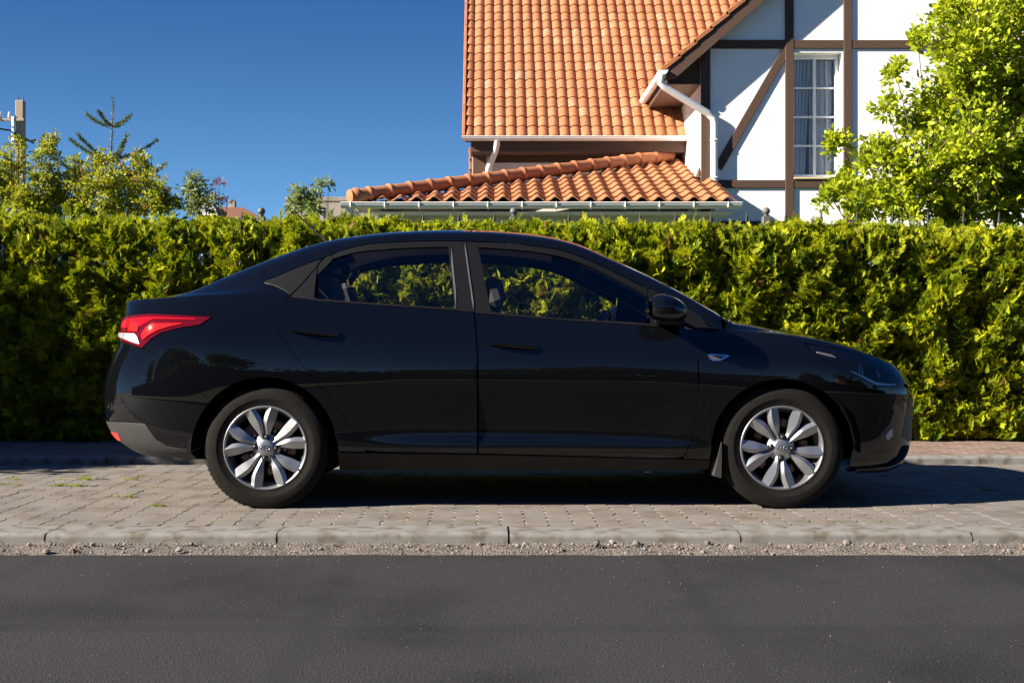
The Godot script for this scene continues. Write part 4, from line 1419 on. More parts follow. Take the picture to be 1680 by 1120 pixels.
func make_car() -> void:
	make_skin()
	car = thing("car", "glossy black four-door saloon car with silver hubcaps parked on block paving before the hedge", "car", Vector3(CX, 0, 0))
	# ------- lines of the side, read from the photograph
	var dlo_top := [430, 461, 478, 442, 527, 424, 560, 410.5, 600, 401, 640, 397.5, 675, 396, 720, 395, 760, 395.5, 825, 398, 875, 403, 920, 410, 950, 420, 1000, 442, 1050, 467, 1117, 501, 1150, 521, 1177, 540]
	var belt := [430, 461, 475, 484, 521, 491, 625, 498, 746, 506, 777, 510, 806, 512, 900, 520.5, 1000, 527, 1065, 531, 1126, 538, 1162, 543, 1177, 541]
	var door_rear := [447, 522, 449, 533, 472, 567, 500, 606, 545, 656, 578, 705, 600, 738]
	var arch_r := arch(433, 740, 121, 313, 553, 30)
	var arch_f := arch(1284.5, 742, 120, 1166, 1404, 30)
	var roof_t := 11.45
	var light_top := [191, 545, 193, 537, 199, 525, 215, 518, 244, 515, 347, 520]
	var light_low := [191, 548, 197, 558, 212, 564, 233, 571, 249, 555, 265, 546, 291, 539, 328, 533, 347, 520]
	var bumper_top := [191, 550, 197, 560, 212, 566, 233, 573, 245, 576, 300, 602, 341, 656]
	var val_top := [166, 690, 200, 692, 237, 694, 246, 707, 257, 721, 275, 732, 311, 737]
	var head_top := [1317, 562, 1354, 568.5, 1394, 576, 1434, 585, 1447, 592, 1467, 606, 1484, 630]
	var head_low := [1317, 563, 1327, 573, 1367, 591, 1394, 607, 1420, 621, 1441, 632, 1461, 633, 1484, 634]
	var hood_line := [1177, 540, 1195, 541, 1250, 548.5, 1317, 561]
	var mid := func(a: Array, u0: float, u1: float) -> Array:       # the stretch of a pixel line between two columns
		var out := []
		var f := func(u):
			for k in range(0, a.size() - 2, 2):
				if u >= a[k] and u <= a[k + 2]: return lerpf(a[k + 1], a[k + 3], (u - a[k]) / maxf(a[k + 2] - a[k], 1e-4))
			return a[-1] if u > a[-2] else a[1]
		out.append(u0); out.append(f.call(u0))
		for k in range(0, a.size(), 2):
			if a[k] > u0 + 0.5 and a[k] < u1 - 0.5:
				out.append(a[k]); out.append(a[k + 1])
		out.append(u1); out.append(f.call(u1))
		return out
	for side in [1, -1]:
		var P := func(called, mb, m, parent = car, label = ""): return put(called, mb.mesh(), m, parent, label)
		# --- side panel: quarter, C-pillar, roof rail, A-pillar
		var mb := MB.new()
		var rail_lo := px(dlo_top)
		rail_lo.append(S(rail_lo[-1].x + 0.03, 8.6))
		panel(mb, rail_lo, [S(rail_lo[0].x - 0.001, roof_t), S(1.2, roof_t)], side, 0.0, [false, true, true, true])
		var tl := px(light_top)
		var cut_a: float = tl[-1].x
		var cut_b: float = on_skin(447, 522).x + 0.001
		var cut_f: float = on_skin(1147, 606).x
		var lt := [S(-2.56, tl[0].y)]
		lt.append_array(tl)
		panel(mb, lt, [S(-2.56, 9.55), S(-1.86, 9.62), S(-1.78, roof_t), S(tl[-1].x, roof_t)], side, 0.0, [true, false, true, true], 0.0022, 0.012, 0.14, [-9.0, cut_a])
		panel(mb, px(mid.call([233, 573, 245, 576, 300, 602, 341, 656], 235, 341) + mid.call(arch_r, 342, 347)), px(mid.call(light_low, 235, 347)), side, 0.0, [true, false, true, true], 0.0022, 0.012, 0.14, [-9.0, cut_a])
		var hi := [S(tl[-1].x, roof_t), S(rail_lo[0].x - 0.002, roof_t)]
		hi.append_array(px(mid.call(belt, 430, 447)))
		panel(mb, px(mid.call(arch_r, 338, 460)), hi, side, 0.0, [false, false, true, true], 0.0022, 0.012, 0.14, [cut_a, cut_b])
		panel(mb, px([447, 520, 475, 486]), px(mid.call(belt, 440, 475)), side, 0.0, [false, false, true, true], 0.0022, 0.012, 0.14, [cut_b, 9.0])
		panel(mb, px(mid.call(arch_r, 438, 553) + [556, 741, 600, 741]), px([447, 524] + mid.call(door_rear, 449, 600)), side, 0.0, [false, true, true, true], 0.0022, 0.012, 0.14, [cut_b, 9.0])
		P.call("side_panel", mb, M.paint)
		# --- sill
		mb = MB.new()
		var sill_top := px([553, 742.5, 620, 743.5, 783, 746, 1110, 753.5, 1166, 754])
		panel(mb, [S(sill_top[0].x, 0.0), S(sill_top[-1].x, 0.0)], sill_top, side)
		P.call("sill", mb, M.sill_paint)
		# --- doors
		mb = MB.new()
		panel(mb, px(door_rear + [620, 741, 783, 744]), px([447, 520, 475, 487] + mid.call(belt, 480, 776).map(func(q): return q) + [777, 512, 783, 592]), side)
		var rd: MeshInstance3D = P.call("rear_door", mb, M.paint)
		mb = MB.new()
		var belt_f: Array = mid.call(belt, 779, 1126)
		panel(mb, px([779, 511, 785, 592, 785.4, 744, 1108, 751.5, 1121, 749, 1131, 730, 1143, 671, 1146, 625]), px(belt_f + [1137, 560, 1144, 585, 1146, 622]), side)
		var fd: MeshInstance3D = P.call("front_door", mb, M.paint)
		# --- wing (front fender)
		mb = MB.new()
		panel(mb, px([1126, 539, 1137, 560, 1144, 585, 1148, 600]), px([1126, 538.5, 1155, 541]), side, 0.0, [true, false, true, true], 0.0022, 0.012, 0.14, [-9.0, cut_f])
		panel(mb, px([1122, 752, 1155, 753]), px([1122, 751, 1131, 732, 1143, 673, 1148, 612]), side, 0.0, [true, false, true, true], 0.0022, 0.012, 0.14, [-9.0, cut_f])
		panel(mb, px([1140, 753, 1165, 753] + mid.call(arch_f, 1166.5, 1378) + [1389, 640, 1400, 612]), px([1140, 540, 1162, 544] + hood_line.slice(2) + mid.call(head_low, 1318, 1400)), side, 0.0, [false, true, true, true], 0.0022, 0.012, 0.14, [cut_f, 9.0])
		P.call("front_wing", mb, M.paint)
		# --- bumpers
		mb = MB.new()
		var bt := px(bumper_top)
		var vt := px(val_top)
		var cut_c: float = on_skin(201, 637).x
		var cup := px([201, 637, 217, 605, 233, 573])
		var clo := px([201, 637, 219, 665, 237, 694])
		var rb_hi := [S(SR, bt[0].y)]
		rb_hi.append_array(bt)
		var rb_lo := [S(SR, vt[0].y)]
		rb_lo.append_array(vt)
		var inn := -0.003
		panel(mb, rb_lo, rb_hi, side, inn, [false, false, true, true], 0.0015, 0.012, 0.14, [SR, cut_c])
		panel(mb, cup, rb_hi, side, inn, [false, false, true, true], 0.0006, 0.004, 0.14, [cut_c, cup[-1].x])
		panel(mb, rb_lo, clo, side, inn, [false, false, true, true], 0.0006, 0.004, 0.14, [cut_c, clo[-1].x])
		var r_lo := clo.duplicate()
		r_lo.append_array(px([246, 707, 257, 721, 275, 732, 311, 737] + mid.call(arch_r, 313.5, 341)))
		var r_hi := cup.duplicate()
		r_hi.append_array(px([245, 576, 300, 602, 341, 656]))
		panel(mb, r_lo, r_hi, side, 0.0015, [true, true, true, true], 0.0008, 0.012)
		P.call("rear_bumper", mb, M.paint)
		mb = MB.new()
		var v_hi := [S(SR, vt[0].y)]
		v_hi.append_array(vt)
		panel(mb, [S(SR, 0.0), S(vt[-1].x, 0.0)], v_hi, side, 0.003, [false, true, true, true], 0.0022, 0.004)
		var val: MeshInstance3D = P.call("rear_valance", mb, M.grey_plastic, car, "unpainted grey lower bumper")
		mb = MB.new()
		panel(mb, px([174, 709, 178, 718, 187, 720, 200, 721.5]), px([174, 707, 186, 708.5, 194, 711, 200, 720.5]), side, 0.006, [true, true, true, true], 0.0005, 0.006)
		P.call("rear_reflector", mb, M.reflector_red, val)
		mb = MB.new()
		var hl := px(head_low)
		var ht := px(head_top)
		var fb_hi := px([1379, 664, 1390, 640, 1401, 613] + mid.call(head_low, 1403, 1484))
		fb_hi.append(S(SF, fb_hi[-1].y - 0.3))
		var fb_lo := px(mid.call(arch_f, 1379, 1403.5))
		fb_lo.append(S(fb_lo[-1].x + 0.005, 0.0))
		fb_lo.append(S(SF, 0.0))
		panel(mb, fb_lo, fb_hi, side, 0.0, [true, false, true, true])
		var fb: MeshInstance3D = P.call("front_bumper", mb, M.paint)
		mb = MB.new()
		panel(mb, [S(2.1, 2.6), S(2.2, 2.2), S(SF, 2.0)], [S(2.1, 2.65), S(2.2, 4.6), S(2.26, 4.9), S(SF, 5.0)], side, 0.002, [true, false, true, true], 0.001, 0.01)
		P.call("grille", mb, M.grey_plastic, fb, "unpainted black grille surround")
		mb = MB.new()
		panel(mb, px([1453, 716, 1456, 722, 1464, 715]), px([1453, 713, 1460, 704, 1464, 703]), side, 0.006, [true, true, true, true], 0.0004, 0.006)
		P.call("fog_lamp", mb, M.clear_lens, fb)
		mb = MB.new()
		var lipa := px([1405, 771, 1440, 768])
		panel(mb, [S(lipa[0].x, 0.0), S(SF, 0.0)], [S(lipa[0].x, 0.35), S(SF, 0.45)], side, 0.012, [true, false, true, true], 0.0, 0.02)
		P.call("lip", mb, M.gloss_trim, fb)
		# --- lamps
		mb = MB.new()
		var tlo := px(light_low)
		var lamp_lo := [S(-2.52, tlo[0].y)]
		lamp_lo.append_array(tlo)
		var lamp_hi := [S(-2.52, tl[0].y + 0.02)]
		lamp_hi.append_array(tl)
		panel(mb, lamp_lo, lamp_hi, side, 0.006, [true, true, true, true], 0.002, 0.02)
		var lamp: MeshInstance3D = P.call("tail_lamp", mb, M.dark_red_lens, car, "red wraparound tail lamp")
		mb = MB.new()
		panel(mb, px([200, 538, 212, 538, 228, 538, 232, 535, 252, 524, 322, 525]), px([200, 530, 215, 523, 244, 520.5, 322, 523]), side, 0.009, [true, true, true, true], 0.0004, 0.004)
		P.call("lens", mb, M.red_lens, lamp)
		mb = MB.new()
		panel(mb, px([212, 544, 230, 544]), px([212, 532, 216, 529, 230, 529]), side, 0.0115, [true, true, true, true], 0.0004, 0.003)
		P.call("lens", mb, M.bright_red_lens, lamp)
		mb = MB.new()
		panel(mb, px([233, 552, 236, 558, 246, 550, 262, 541.5, 284, 535, 300, 532]), px([233, 549, 240, 538, 250, 531.5, 300, 531]), side, 0.0115, [true, true, true, true], 0.0004, 0.003)
		P.call("lens", mb, M.bright_red_lens, lamp)
		mb = MB.new()
		panel(mb, px([194, 548, 206, 557, 216, 561, 230, 565]), px([194, 546, 206, 546.5, 222, 547.5, 226, 552, 230, 564]), side, 0.0105, [true, true, true, true], 0.0004, 0.003)
		P.call("reversing_lens", mb, M.clear_lens, lamp, "clear reversing lens")
		mb = MB.new()
		panel(mb, px([203.5, 557, 206, 558]), px([203.5, 546, 206, 546]), side, 0.0125, [true, true, true, true], 0.0002, 0.002)
		P.call("lens", mb, M.smoke_lens, lamp)
		mb = MB.new()
		panel(mb, hl, ht, side, -0.028, [true, true, true, true], 0.001, 0.0)
		var headl: MeshInstance3D = P.call("headlamp", mb, M.lamp_bowl, car, "dark swept-back headlamp")
		mb = MB.new()
		panel(mb, hl, ht, side, 0.001, [true, true, true, true], 0.0022, 0.028)
		P.call("cover", mb, M.lamp_cover, headl)
		mb = MB.new()
		panel(mb, px([1342, 576.5, 1374, 585]), px([1342, 574, 1366, 579, 1374, 584]), side, -0.012, [true, true, true, true], 0.0003, 0.008)
		P.call("indicator_lens", mb, M.clear_lens, headl)
		mb = MB.new()
		panel(mb, px([1398, 609.5, 1420, 620.5, 1441, 631, 1461, 632, 1474, 631]), px([1398, 607, 1420, 616.5, 1441, 627, 1461, 629, 1474, 629]), side, -0.010, [true, true, true, true], 0.0002, 0.006)
		P.call("light_guide", mb, M.lamp_rim, headl)
		for q in [[1420, 606, 0.036], [1449, 612, 0.03]]:
			var st := on_skin(q[0], q[1])
			var c := skin(st.x, st.y)
			var nn := skin_n(st.x, st.y)
			mb = MB.new()
			var ball := []
			for k in 9:
				var a := PI / 2 * k / 8
				ball.append(Vector2(q[2] * cos(a) + 0.0001, q[2] * 0.35 * sin(a)))
			var ax := (nn + Vector3(0.8, 0, 0)).normalized()
			var xx := ax.cross(Vector3.UP).normalized()
			mb.lathe(ball, 20, Transform3D(Basis(xx, ax, xx.cross(ax)), c - nn * 0.026 - Vector3(0.004, 0, 0)))
			if side < 0:
				for k in mb.v.size():
					mb.v[k].z = -mb.v[k].z; mb.n[k].z = -mb.n[k].z
				for k in range(0, mb.i.size(), 3):
					var w := mb.i[k]; mb.i[k] = mb.i[k + 1]; mb.i[k + 1] = w
			P.call("projector", mb, M.lamp_eye, headl)
		# --- side repeater on the wing
		mb = MB.new()
		panel(mb, px([1161.5, 582, 1165, 588.5, 1170, 592, 1182, 592, 1190, 588, 1196.5, 584]), px([1161.5, 581.5, 1168, 580.5, 1190, 582, 1196.5, 583]), side, 0.004, [true, true, true, true], 0.0004, 0.006)
		var rep: MeshInstance3D = P.call("side_repeater", mb, M.chrome)
		mb = MB.new()
		panel(mb, px([1165, 584, 1169, 589.5, 1180, 590, 1192, 585]), px([1165, 583, 1180, 583, 1192, 584.4]), side, 0.0055, [true, true, true, true], 0.0003, 0.004)
		P.call("lens", mb, M.repeater_lens, rep)
		# --- windows: black frames, glass, belt mouldings
		mb = MB.new()
		panel(mb, px([430, 461.5, 475, 483.5, 527, 424.5]), px(mid.call(dlo_top, 430, 527)), side, -0.003, [true, true, true, true], 0.0012)
		P.call("quarter_trim", mb, M.black_trim)
		mb = MB.new()
		var fo := -0.003
		panel(mb, px(mid.call(belt, 477, 520)), px([477, 485, 520, 436]), side, fo, [true, false, true, true], 0.001)
		panel(mb, px([520, 450, 545, 425]), px([520, 436, 530, 425] + mid.call(dlo_top, 534, 545)), side, fo, [false, false, true, true], 0.001)
		panel(mb, px([545, 424, 575, 415, 625, 409, 675, 405.5, 736, 404]), px(mid.call(dlo_top, 545, 736)), side, fo, [false, false, true, true], 0.001)
		panel(mb, px([736, 404, 747, 505.5] + [777, 510]), px(mid.call(dlo_top, 736, 760) + [777, 509]), side, fo, [false, true, true, true], 0.001)
		P.call("window_frame", mb, M.black_trim, rd)
		mb = MB.new()
		panel(mb, px([761, 396, 778, 510, 806, 512]), px(mid.call(dlo_top, 761, 782) + [806, 511]), side, fo, [true, false, true, true], 0.001)
		panel(mb, px([782, 405, 825, 407.5, 875, 412.5, 920, 420, 950, 430, 1000, 452, 1050, 478, 1062, 486]), px(mid.call(dlo_top, 782, 1062)), side, fo, [false, false, true, true], 0.001)
		panel(mb, px([1062, 486, 1065, 530] + mid.call(belt, 1070, 1125)), px(mid.call(dlo_top, 1062, 1117) + [1125, 536]), side, fo, [false, true, true, true], 0.001)
		P.call("window_frame", mb, M.black_trim, fd)
		mb = MB.new()
		panel(mb, px([1118, 503, 1127, 536, 1162, 542, 1177, 540]), px(mid.call(dlo_top, 1118, 1177)), side, -0.002, [true, true, true, true], 0.0015)
		P.call("pillar_trim", mb, M.black_trim)
		mb = MB.new()
		panel(mb, px([520, 451, 521, 491, 625, 498, 746, 506]), px([520, 449, 545, 423, 575, 414, 625, 408, 675, 404.5, 737, 403, 747, 505]), side, -0.010, [false, false, false, false], 0.0, 0.0)
		P.call("window_glass", mb, M.car_glass, rd)
		mb = MB.new()
		panel(mb, px([781, 404, 806, 512, 900, 520.5, 1000, 527, 1065, 531]), px([781, 403, 825, 406.5, 875, 411.5, 920, 419, 950, 429, 1000, 451, 1050, 477, 1063, 486, 1066, 530]), side, -0.010, [false, false, false, false], 0.0, 0.0)
		P.call("window_glass", mb, M.car_glass, fd)
		mb = MB.new()
		panel(mb, px([478, 488, 521, 494, 625, 501.2, 746, 509.2, 776, 512.5]), px(mid.call(belt, 478, 776)), side, 0.004, [true, true, true, true], 0.0002, 0.010)
		P.call("belt_moulding", mb, M.black_trim, rd)
		mb = MB.new()
		panel(mb, px([779, 513.5, 900, 523.7, 1000, 530.2, 1094, 537.6]), px(mid.call(belt, 779, 1094)), side, 0.004, [true, true, true, true], 0.0002, 0.010)
		P.call("belt_moulding", mb, M.black_trim, fd)
		mb = MB.new()                                        # bright weatherstrip beside the rear pane
		panel(mb, px([737.5, 404, 748, 505]), px([740.5, 404, 751, 505]), side, 0.0005, [true, true, true, true], 0.0002, 0.003)
		P.call("weatherstrip", mb, M.seal_grey, rd)
		mb = MB.new()
		panel(mb, px([760.5, 397, 777, 508]), px([762.5, 397, 779, 508]), side, 0.0015, [true, true, true, true], 0.0002, 0.004)
		P.call("weatherstrip", mb, M.seal_grey, fd)
		# --- handles
		for q in [[475, 537, 556, 546, rd], [801, 559, 881, 567, fd]]:
			mb = MB.new()
			var n := 22
			var prev := -1
			for k in n + 1:
				var a := float(k) / n
				var st := on_skin(lerpf(q[0], q[2], a), lerpf(q[1], q[3], a) + 3.0)
				var c := skin(st.x, st.y)
				var nn := skin_n(st.x, st.y)
				var lift := 0.028 * pow(sin(PI * clampf(a, 0.03, 0.97)), 0.45)
				var hgt := 0.0165 * (0.6 + 0.4 * sin(PI * a)) + 0.002
				c += nn * (lift - 0.004)
				var s := mb.v.size()
				var upv := (Vector3.UP - nn * nn.y).normalized()
				for j in 10:
					var an := TAU * j / 10
					var dirv := upv * cos(an) * hgt + nn * sin(an) * 0.009
					var pn := (upv * cos(an) / hgt + nn * sin(an) / 0.009).normalized()
					var pt := c + dirv
					pt.z *= side; pn.z *= side
					mb.vert(pt, pn)
				if prev >= 0:
					for j in 10: mb.quad(prev + j, prev + (j + 1) % 10, s + (j + 1) % 10, s + j)
				prev = s
			P.call("door_handle", mb, M.paint, q[4])
		# --- door mirror
		make_mirror(side, fd)
		# --- mud flap behind the front wheel
		mb = MB.new()
		var fl := [Vector2(0.955, 0.165), Vector2(0.99, 0.155), Vector2(0.993, 0.25), Vector2(0.992, 0.335), Vector2(0.978, 0.28)]
		mb.extrude(fl, Transform3D(Basis(), Vector3(0, 0, 0.858 if side > 0 else -0.858)), -0.12 * side)
		P.call("mud_flap", mb, M.grey_plastic)
		# --- dark structure behind the shut lines, wheel housings
		mb = MB.new()
		for j in range(0, NS - 4, 4):
			for k in range(0, 80, 5):
				var c := GP[(j + 2) * NT + k + 2]
				if Vector2(c.x + 1.303, c.y - 0.29).length() < 0.40 or Vector2(c.x - 1.30, c.y - 0.29).length() < 0.40: continue
				var q := [j * NT + k, (j + 4) * NT + k, (j + 4) * NT + k + 5, j * NT + k + 5]
				var ids := []
				for g in q:
					var p := GP[g] - GN[g] * 0.016
					var nn := GN[g]
					p.z *= side; nn.z *= side
					ids.append(mb.vert(p, nn))
				mb.quad(ids[0], ids[1], ids[2], ids[3])
		P.call("inner_structure", mb, M.inner)
		for xc in [-1.3, 1.3]:
			mb = MB.new()
			var m := 28
			var rings := [[0.3705, 0.857], [0.374, 0.846], [0.395, 0.838], [0.40, 0.55], [0.02, 0.545]]
			var s0 := -1
			for lay in rings:
				var s := mb.v.size()
				for k in m + 1:
					var an := lerpf(-0.06, PI + 0.06, float(k) / m)
					var nn := Vector3(-cos(an), -sin(an), 0)
					if lay[0] < 0.1: nn = Vector3(0, 0, 1.0 * side)
					var ro: float = lay[0]
					mb.vert(Vector3(xc + cos(an) * ro, 0.305 + sin(an) * ro, lay[1] * side), nn)
				if s0 >= 0:
					for k in m: mb.quad(s0 + k, s0 + k + 1, s + k + 1, s + k)
				s0 = s
			P.call("wheel_housing", mb, M.inner)
	make_top_panels()
	make_cabin()
	for xc in [-1.3, 1.3]:
		for side in [1, -1]: make_wheel(xc, side)
	# --- aerial
	var mb := MB.new()
	mb.tube([Vector3(-1.06, 1.375, 0.0), Vector3(-1.12, 1.43, 0.0), Vector3(-1.27, 1.565, 0.0)], [0.014, 0.006, 0.0045], 8)
	put("aerial", mb.mesh(), M.rubber_seal, car)
	# --- floor pan, exhaust
	mb = MB.new()
	mb.box(Vector3(-1.72, 0.235, -0.70), Vector3(1.85, 0.27, 0.70))
	put("floor_pan", mb.mesh(), M.inner, car)

func make_mirror(side: int, parent: Node) -> void:
	var c := Vector3(0.683, 1.003, 0.945)
	var mb := MB.new()
	var nu := 26
	var nv := 18
	for a in nu + 1:                                       # housing: blunt towards the tail, drawn out towards the nose
		var th := PI * a / nu
		for b in nv:
			var ph := TAU * b / nv
			var x := -cos(th)
			var r := pow(maxf(sin(th), 0.0), 0.55 if x < 0 else 0.85)
			var px_ := x * (0.075 if x < 0 else 0.125)
			var yy := r * signf(cos(ph)) * pow(absf(cos(ph)), 0.8) * (0.072 if cos(ph) > 0 else 0.062) - (0.02 * maxf(x, 0.0))
			var zz := r * signf(sin(ph)) * pow(absf(sin(ph)), 0.8) * 0.092 - 0.02 * maxf(x, 0.0)
			mb.vert(Vector3(c.x + px_, c.y + yy, (c.z + zz) * side), Vector3.ZERO)
	for a in nu + 1:
		for b in nv:
			var p := mb.v[a * nv + b]
			var e1 := mb.v[mini(a + 1, nu) * nv + b] - mb.v[maxi(a - 1, 0) * nv + b]
			var e2 := mb.v[a * nv + (b + 1) % nv] - mb.v[a * nv + (b + nv - 1) % nv]
			var nn := e1.cross(e2)
			if nn.length() < 1e-9: nn = Vector3(-1 if a < 3 else 1, 0, 0)
			nn = nn.normalized()
			if nn.dot(p - Vector3(c.x, c.y, c.z * side)) < 0: nn = -nn
			mb.n[a * nv + b] = nn
	for a in nu:
		for b in nv:
			mb.quad(a * nv + b, a * nv + (b + 1) % nv, (a + 1) * nv + (b + 1) % nv, (a + 1) * nv + b)
	var o := put("door_mirror", mb.mesh(), M.paint, parent)
	mb = MB.new()
	mb.bevel_box(Vector3(0.66, 0.925, 0.775), Vector3(0.80, 0.958, 0.93), 0.012)
	if side < 0:
		for k in mb.v.size():
			mb.v[k].z = -mb.v[k].z; mb.n[k].z = -mb.n[k].z
		for k in range(0, mb.i.size(), 3):
			var w := mb.i[k]; mb.i[k] = mb.i[k + 1]; mb.i[k + 1] = w
	put("mirror_foot", mb.mesh(), M.black_trim, o)
	mb = MB.new()
	var disc := []
	for k in 20:
		var an := TAU * k / 20
		disc.append(Vector3(c.x - 0.0765, c.y + 0.004 + 0.055 * cos(an), (c.z + 0.076 * sin(an)) * side))
	if side > 0: disc.reverse()
	mb.face(disc)
	put("mirror_glass", mb.mesh(), M.mirror_glass, o)

func make_top_panels() -> void:
	var roof_t := 11.47
	var both := func(called, lo, hi, m, off = 0.0, flange = 0.012, gaps = [true, true, true, false], label = "", parent = car):
		var mb := MB.new()
		for side in [1, -1]: panel(mb, lo, hi, side, off, gaps, 0.0022, flange)
		return put(called, mb.mesh(), m, parent, label)
	both.call("roof", [S(-0.93, roof_t), S(0.2, roof_t)], [S(-0.93, 13.0), S(0.2, 13.0)], M.paint)
	both.call("windscreen", [S(0.203, roof_t + 0.1), S(0.99, roof_t + 0.02)], [S(0.203, 13.0), S(0.99, 13.0)], M.screen_glass, -0.004, 0.0, [false, false, false, false])
	both.call("scuttle", [S(0.985, roof_t), S(1.10, 10.0)], [S(0.985, 13.0), S(1.10, 13.0)], M.black_trim, -0.005)
	both.call("rear_window", [S(-1.70, roof_t), S(-0.933, roof_t + 0.1)], [S(-1.70, 13.0), S(-0.933, 13.0)], M.car_glass, -0.004, 0.0, [false, false, false, false])
	both.call("boot_lid", [S(SR, 6.6), S(-2.56, 6.6), S(-2.555, 9.58), S(-1.87, 9.65), S(-1.79, roof_t), S(-1.71, roof_t)], [S(SR, 12.999), S(-1.71, 13.0)], M.paint, 0.0, 0.012, [false, true, true, false])
	var ht := px([1317, 560.5, 1354, 567.5, 1394, 575, 1434, 584, 1447, 591, 1467, 605, 1484, 629])
	var lo := px([1180, 539, 1195, 539.5, 1250, 547])
	lo.append_array(ht)
	lo.append(S(SF, ht[-1].y))
	var bonnet: MeshInstance3D = both.call("bonnet", lo, [S(lo[0].x, 9.2), S(1.06, 11.0), S(1.075, 13.0), S(SF, 13.0)], M.paint, 0.0, 0.012, [true, false, true, false])
	both.call("headlining", [S(-1.0, 10.4), S(0.22, 10.4)], [S(-1.0, 13.0), S(0.22, 13.0)], M.headliner, -0.035, 0.0, [false, false, false, false])

func make_cabin() -> void:
	var mb := MB.new()
	mb.bevel_box(Vector3(0.55, 0.60, -0.70), Vector3(1.02, 0.915, 0.70), 0.05)
	put("dashboard", mb.mesh(), M.dash_plastic, car)
	for q in [[0.10, 0.36, "front_seat"], [0.10, -0.36, "front_seat"]]:
		var o := seat(q[0], q[1], 0.48, 0.24)
		put(q[2], o.mesh(), M.upholstery, car)
	mb = seat(-0.78, 0.0, 0.48, 0.62)
	put("rear_seat", mb.mesh(), M.upholstery, car)
	mb = MB.new()
	var ring := []
	for k in 33:
		var an := TAU * k / 32
		ring.append(Vector3(0.47 + 0.055 * sin(an), 0.86 + 0.17 * sin(an) * 0.92, -0.36 + 0.18 * cos(an)))
	mb.tube(ring, [0.016], 8, false)
	mb.tube([Vector3(0.47, 0.86, -0.36), Vector3(0.62, 0.80, -0.36)], [0.05, 0.04], 10)
	mb.tube([Vector3(0.47, 0.86, -0.53), Vector3(0.475, 0.86, -0.19)], [0.02], 8)
	put("steering_wheel", mb.mesh(), M.dash_plastic, car)
	mb = MB.new()
	mb.bevel_box(Vector3(0.36, 1.245, -0.11), Vector3(0.39, 1.305, 0.11), 0.012)
	mb.tube([Vector3(0.385, 1.28, 0), Vector3(0.41, 1.33, 0)], [0.012], 8)
	put("rear_view_mirror", mb.mesh(), M.dash_plastic, car)
	mb = MB.new()
	for side in [1, -1]:
		panel(mb, [S(-1.1, 6.2), S(0.95, 6.2)], [S(-1.1, 8.02), S(0.95, 7.9)], side, -0.07, [false, false, true, true], 0.0, 0.02)
	put("door_lining", mb.mesh(), M.dash_plastic, car)
	mb = MB.new()
	mb.box(Vector3(-1.72, 0.95, -0.62), Vector3(-1.08, 1.0, 0.62))
	put("parcel_shelf", mb.mesh(), M.upholstery, car)

func seat(x: float, z: float, y: float, half: float) -> MB:
	var mb := MB.new()
	mb.bevel_box(Vector3(x - 0.05, y - 0.16, z - half), Vector3(x + 0.46, y, z + half), 0.05)
	var lean := Transform3D(Basis(Vector3(0, 0, 1), 0.30), Vector3(x, y - 0.05, z))
	mb.bevel_box(Vector3(-0.11, 0.0, -half), Vector3(0.03, 0.60, half), 0.05, lean)
	var heads := [0.0] if half < 0.4 else [-0.38, 0.38]
	for h in heads:
		mb.bevel_box(Vector3(-0.085, 0.635, h - 0.125), Vector3(0.02, 0.80, h + 0.125), 0.035, lean)
		for q in [-0.05, 0.05]:
			mb.tube([lean * Vector3(-0.04, 0.58, h + q), lean * Vector3(-0.04, 0.66, h + q)], [0.007], 6)
	return mb

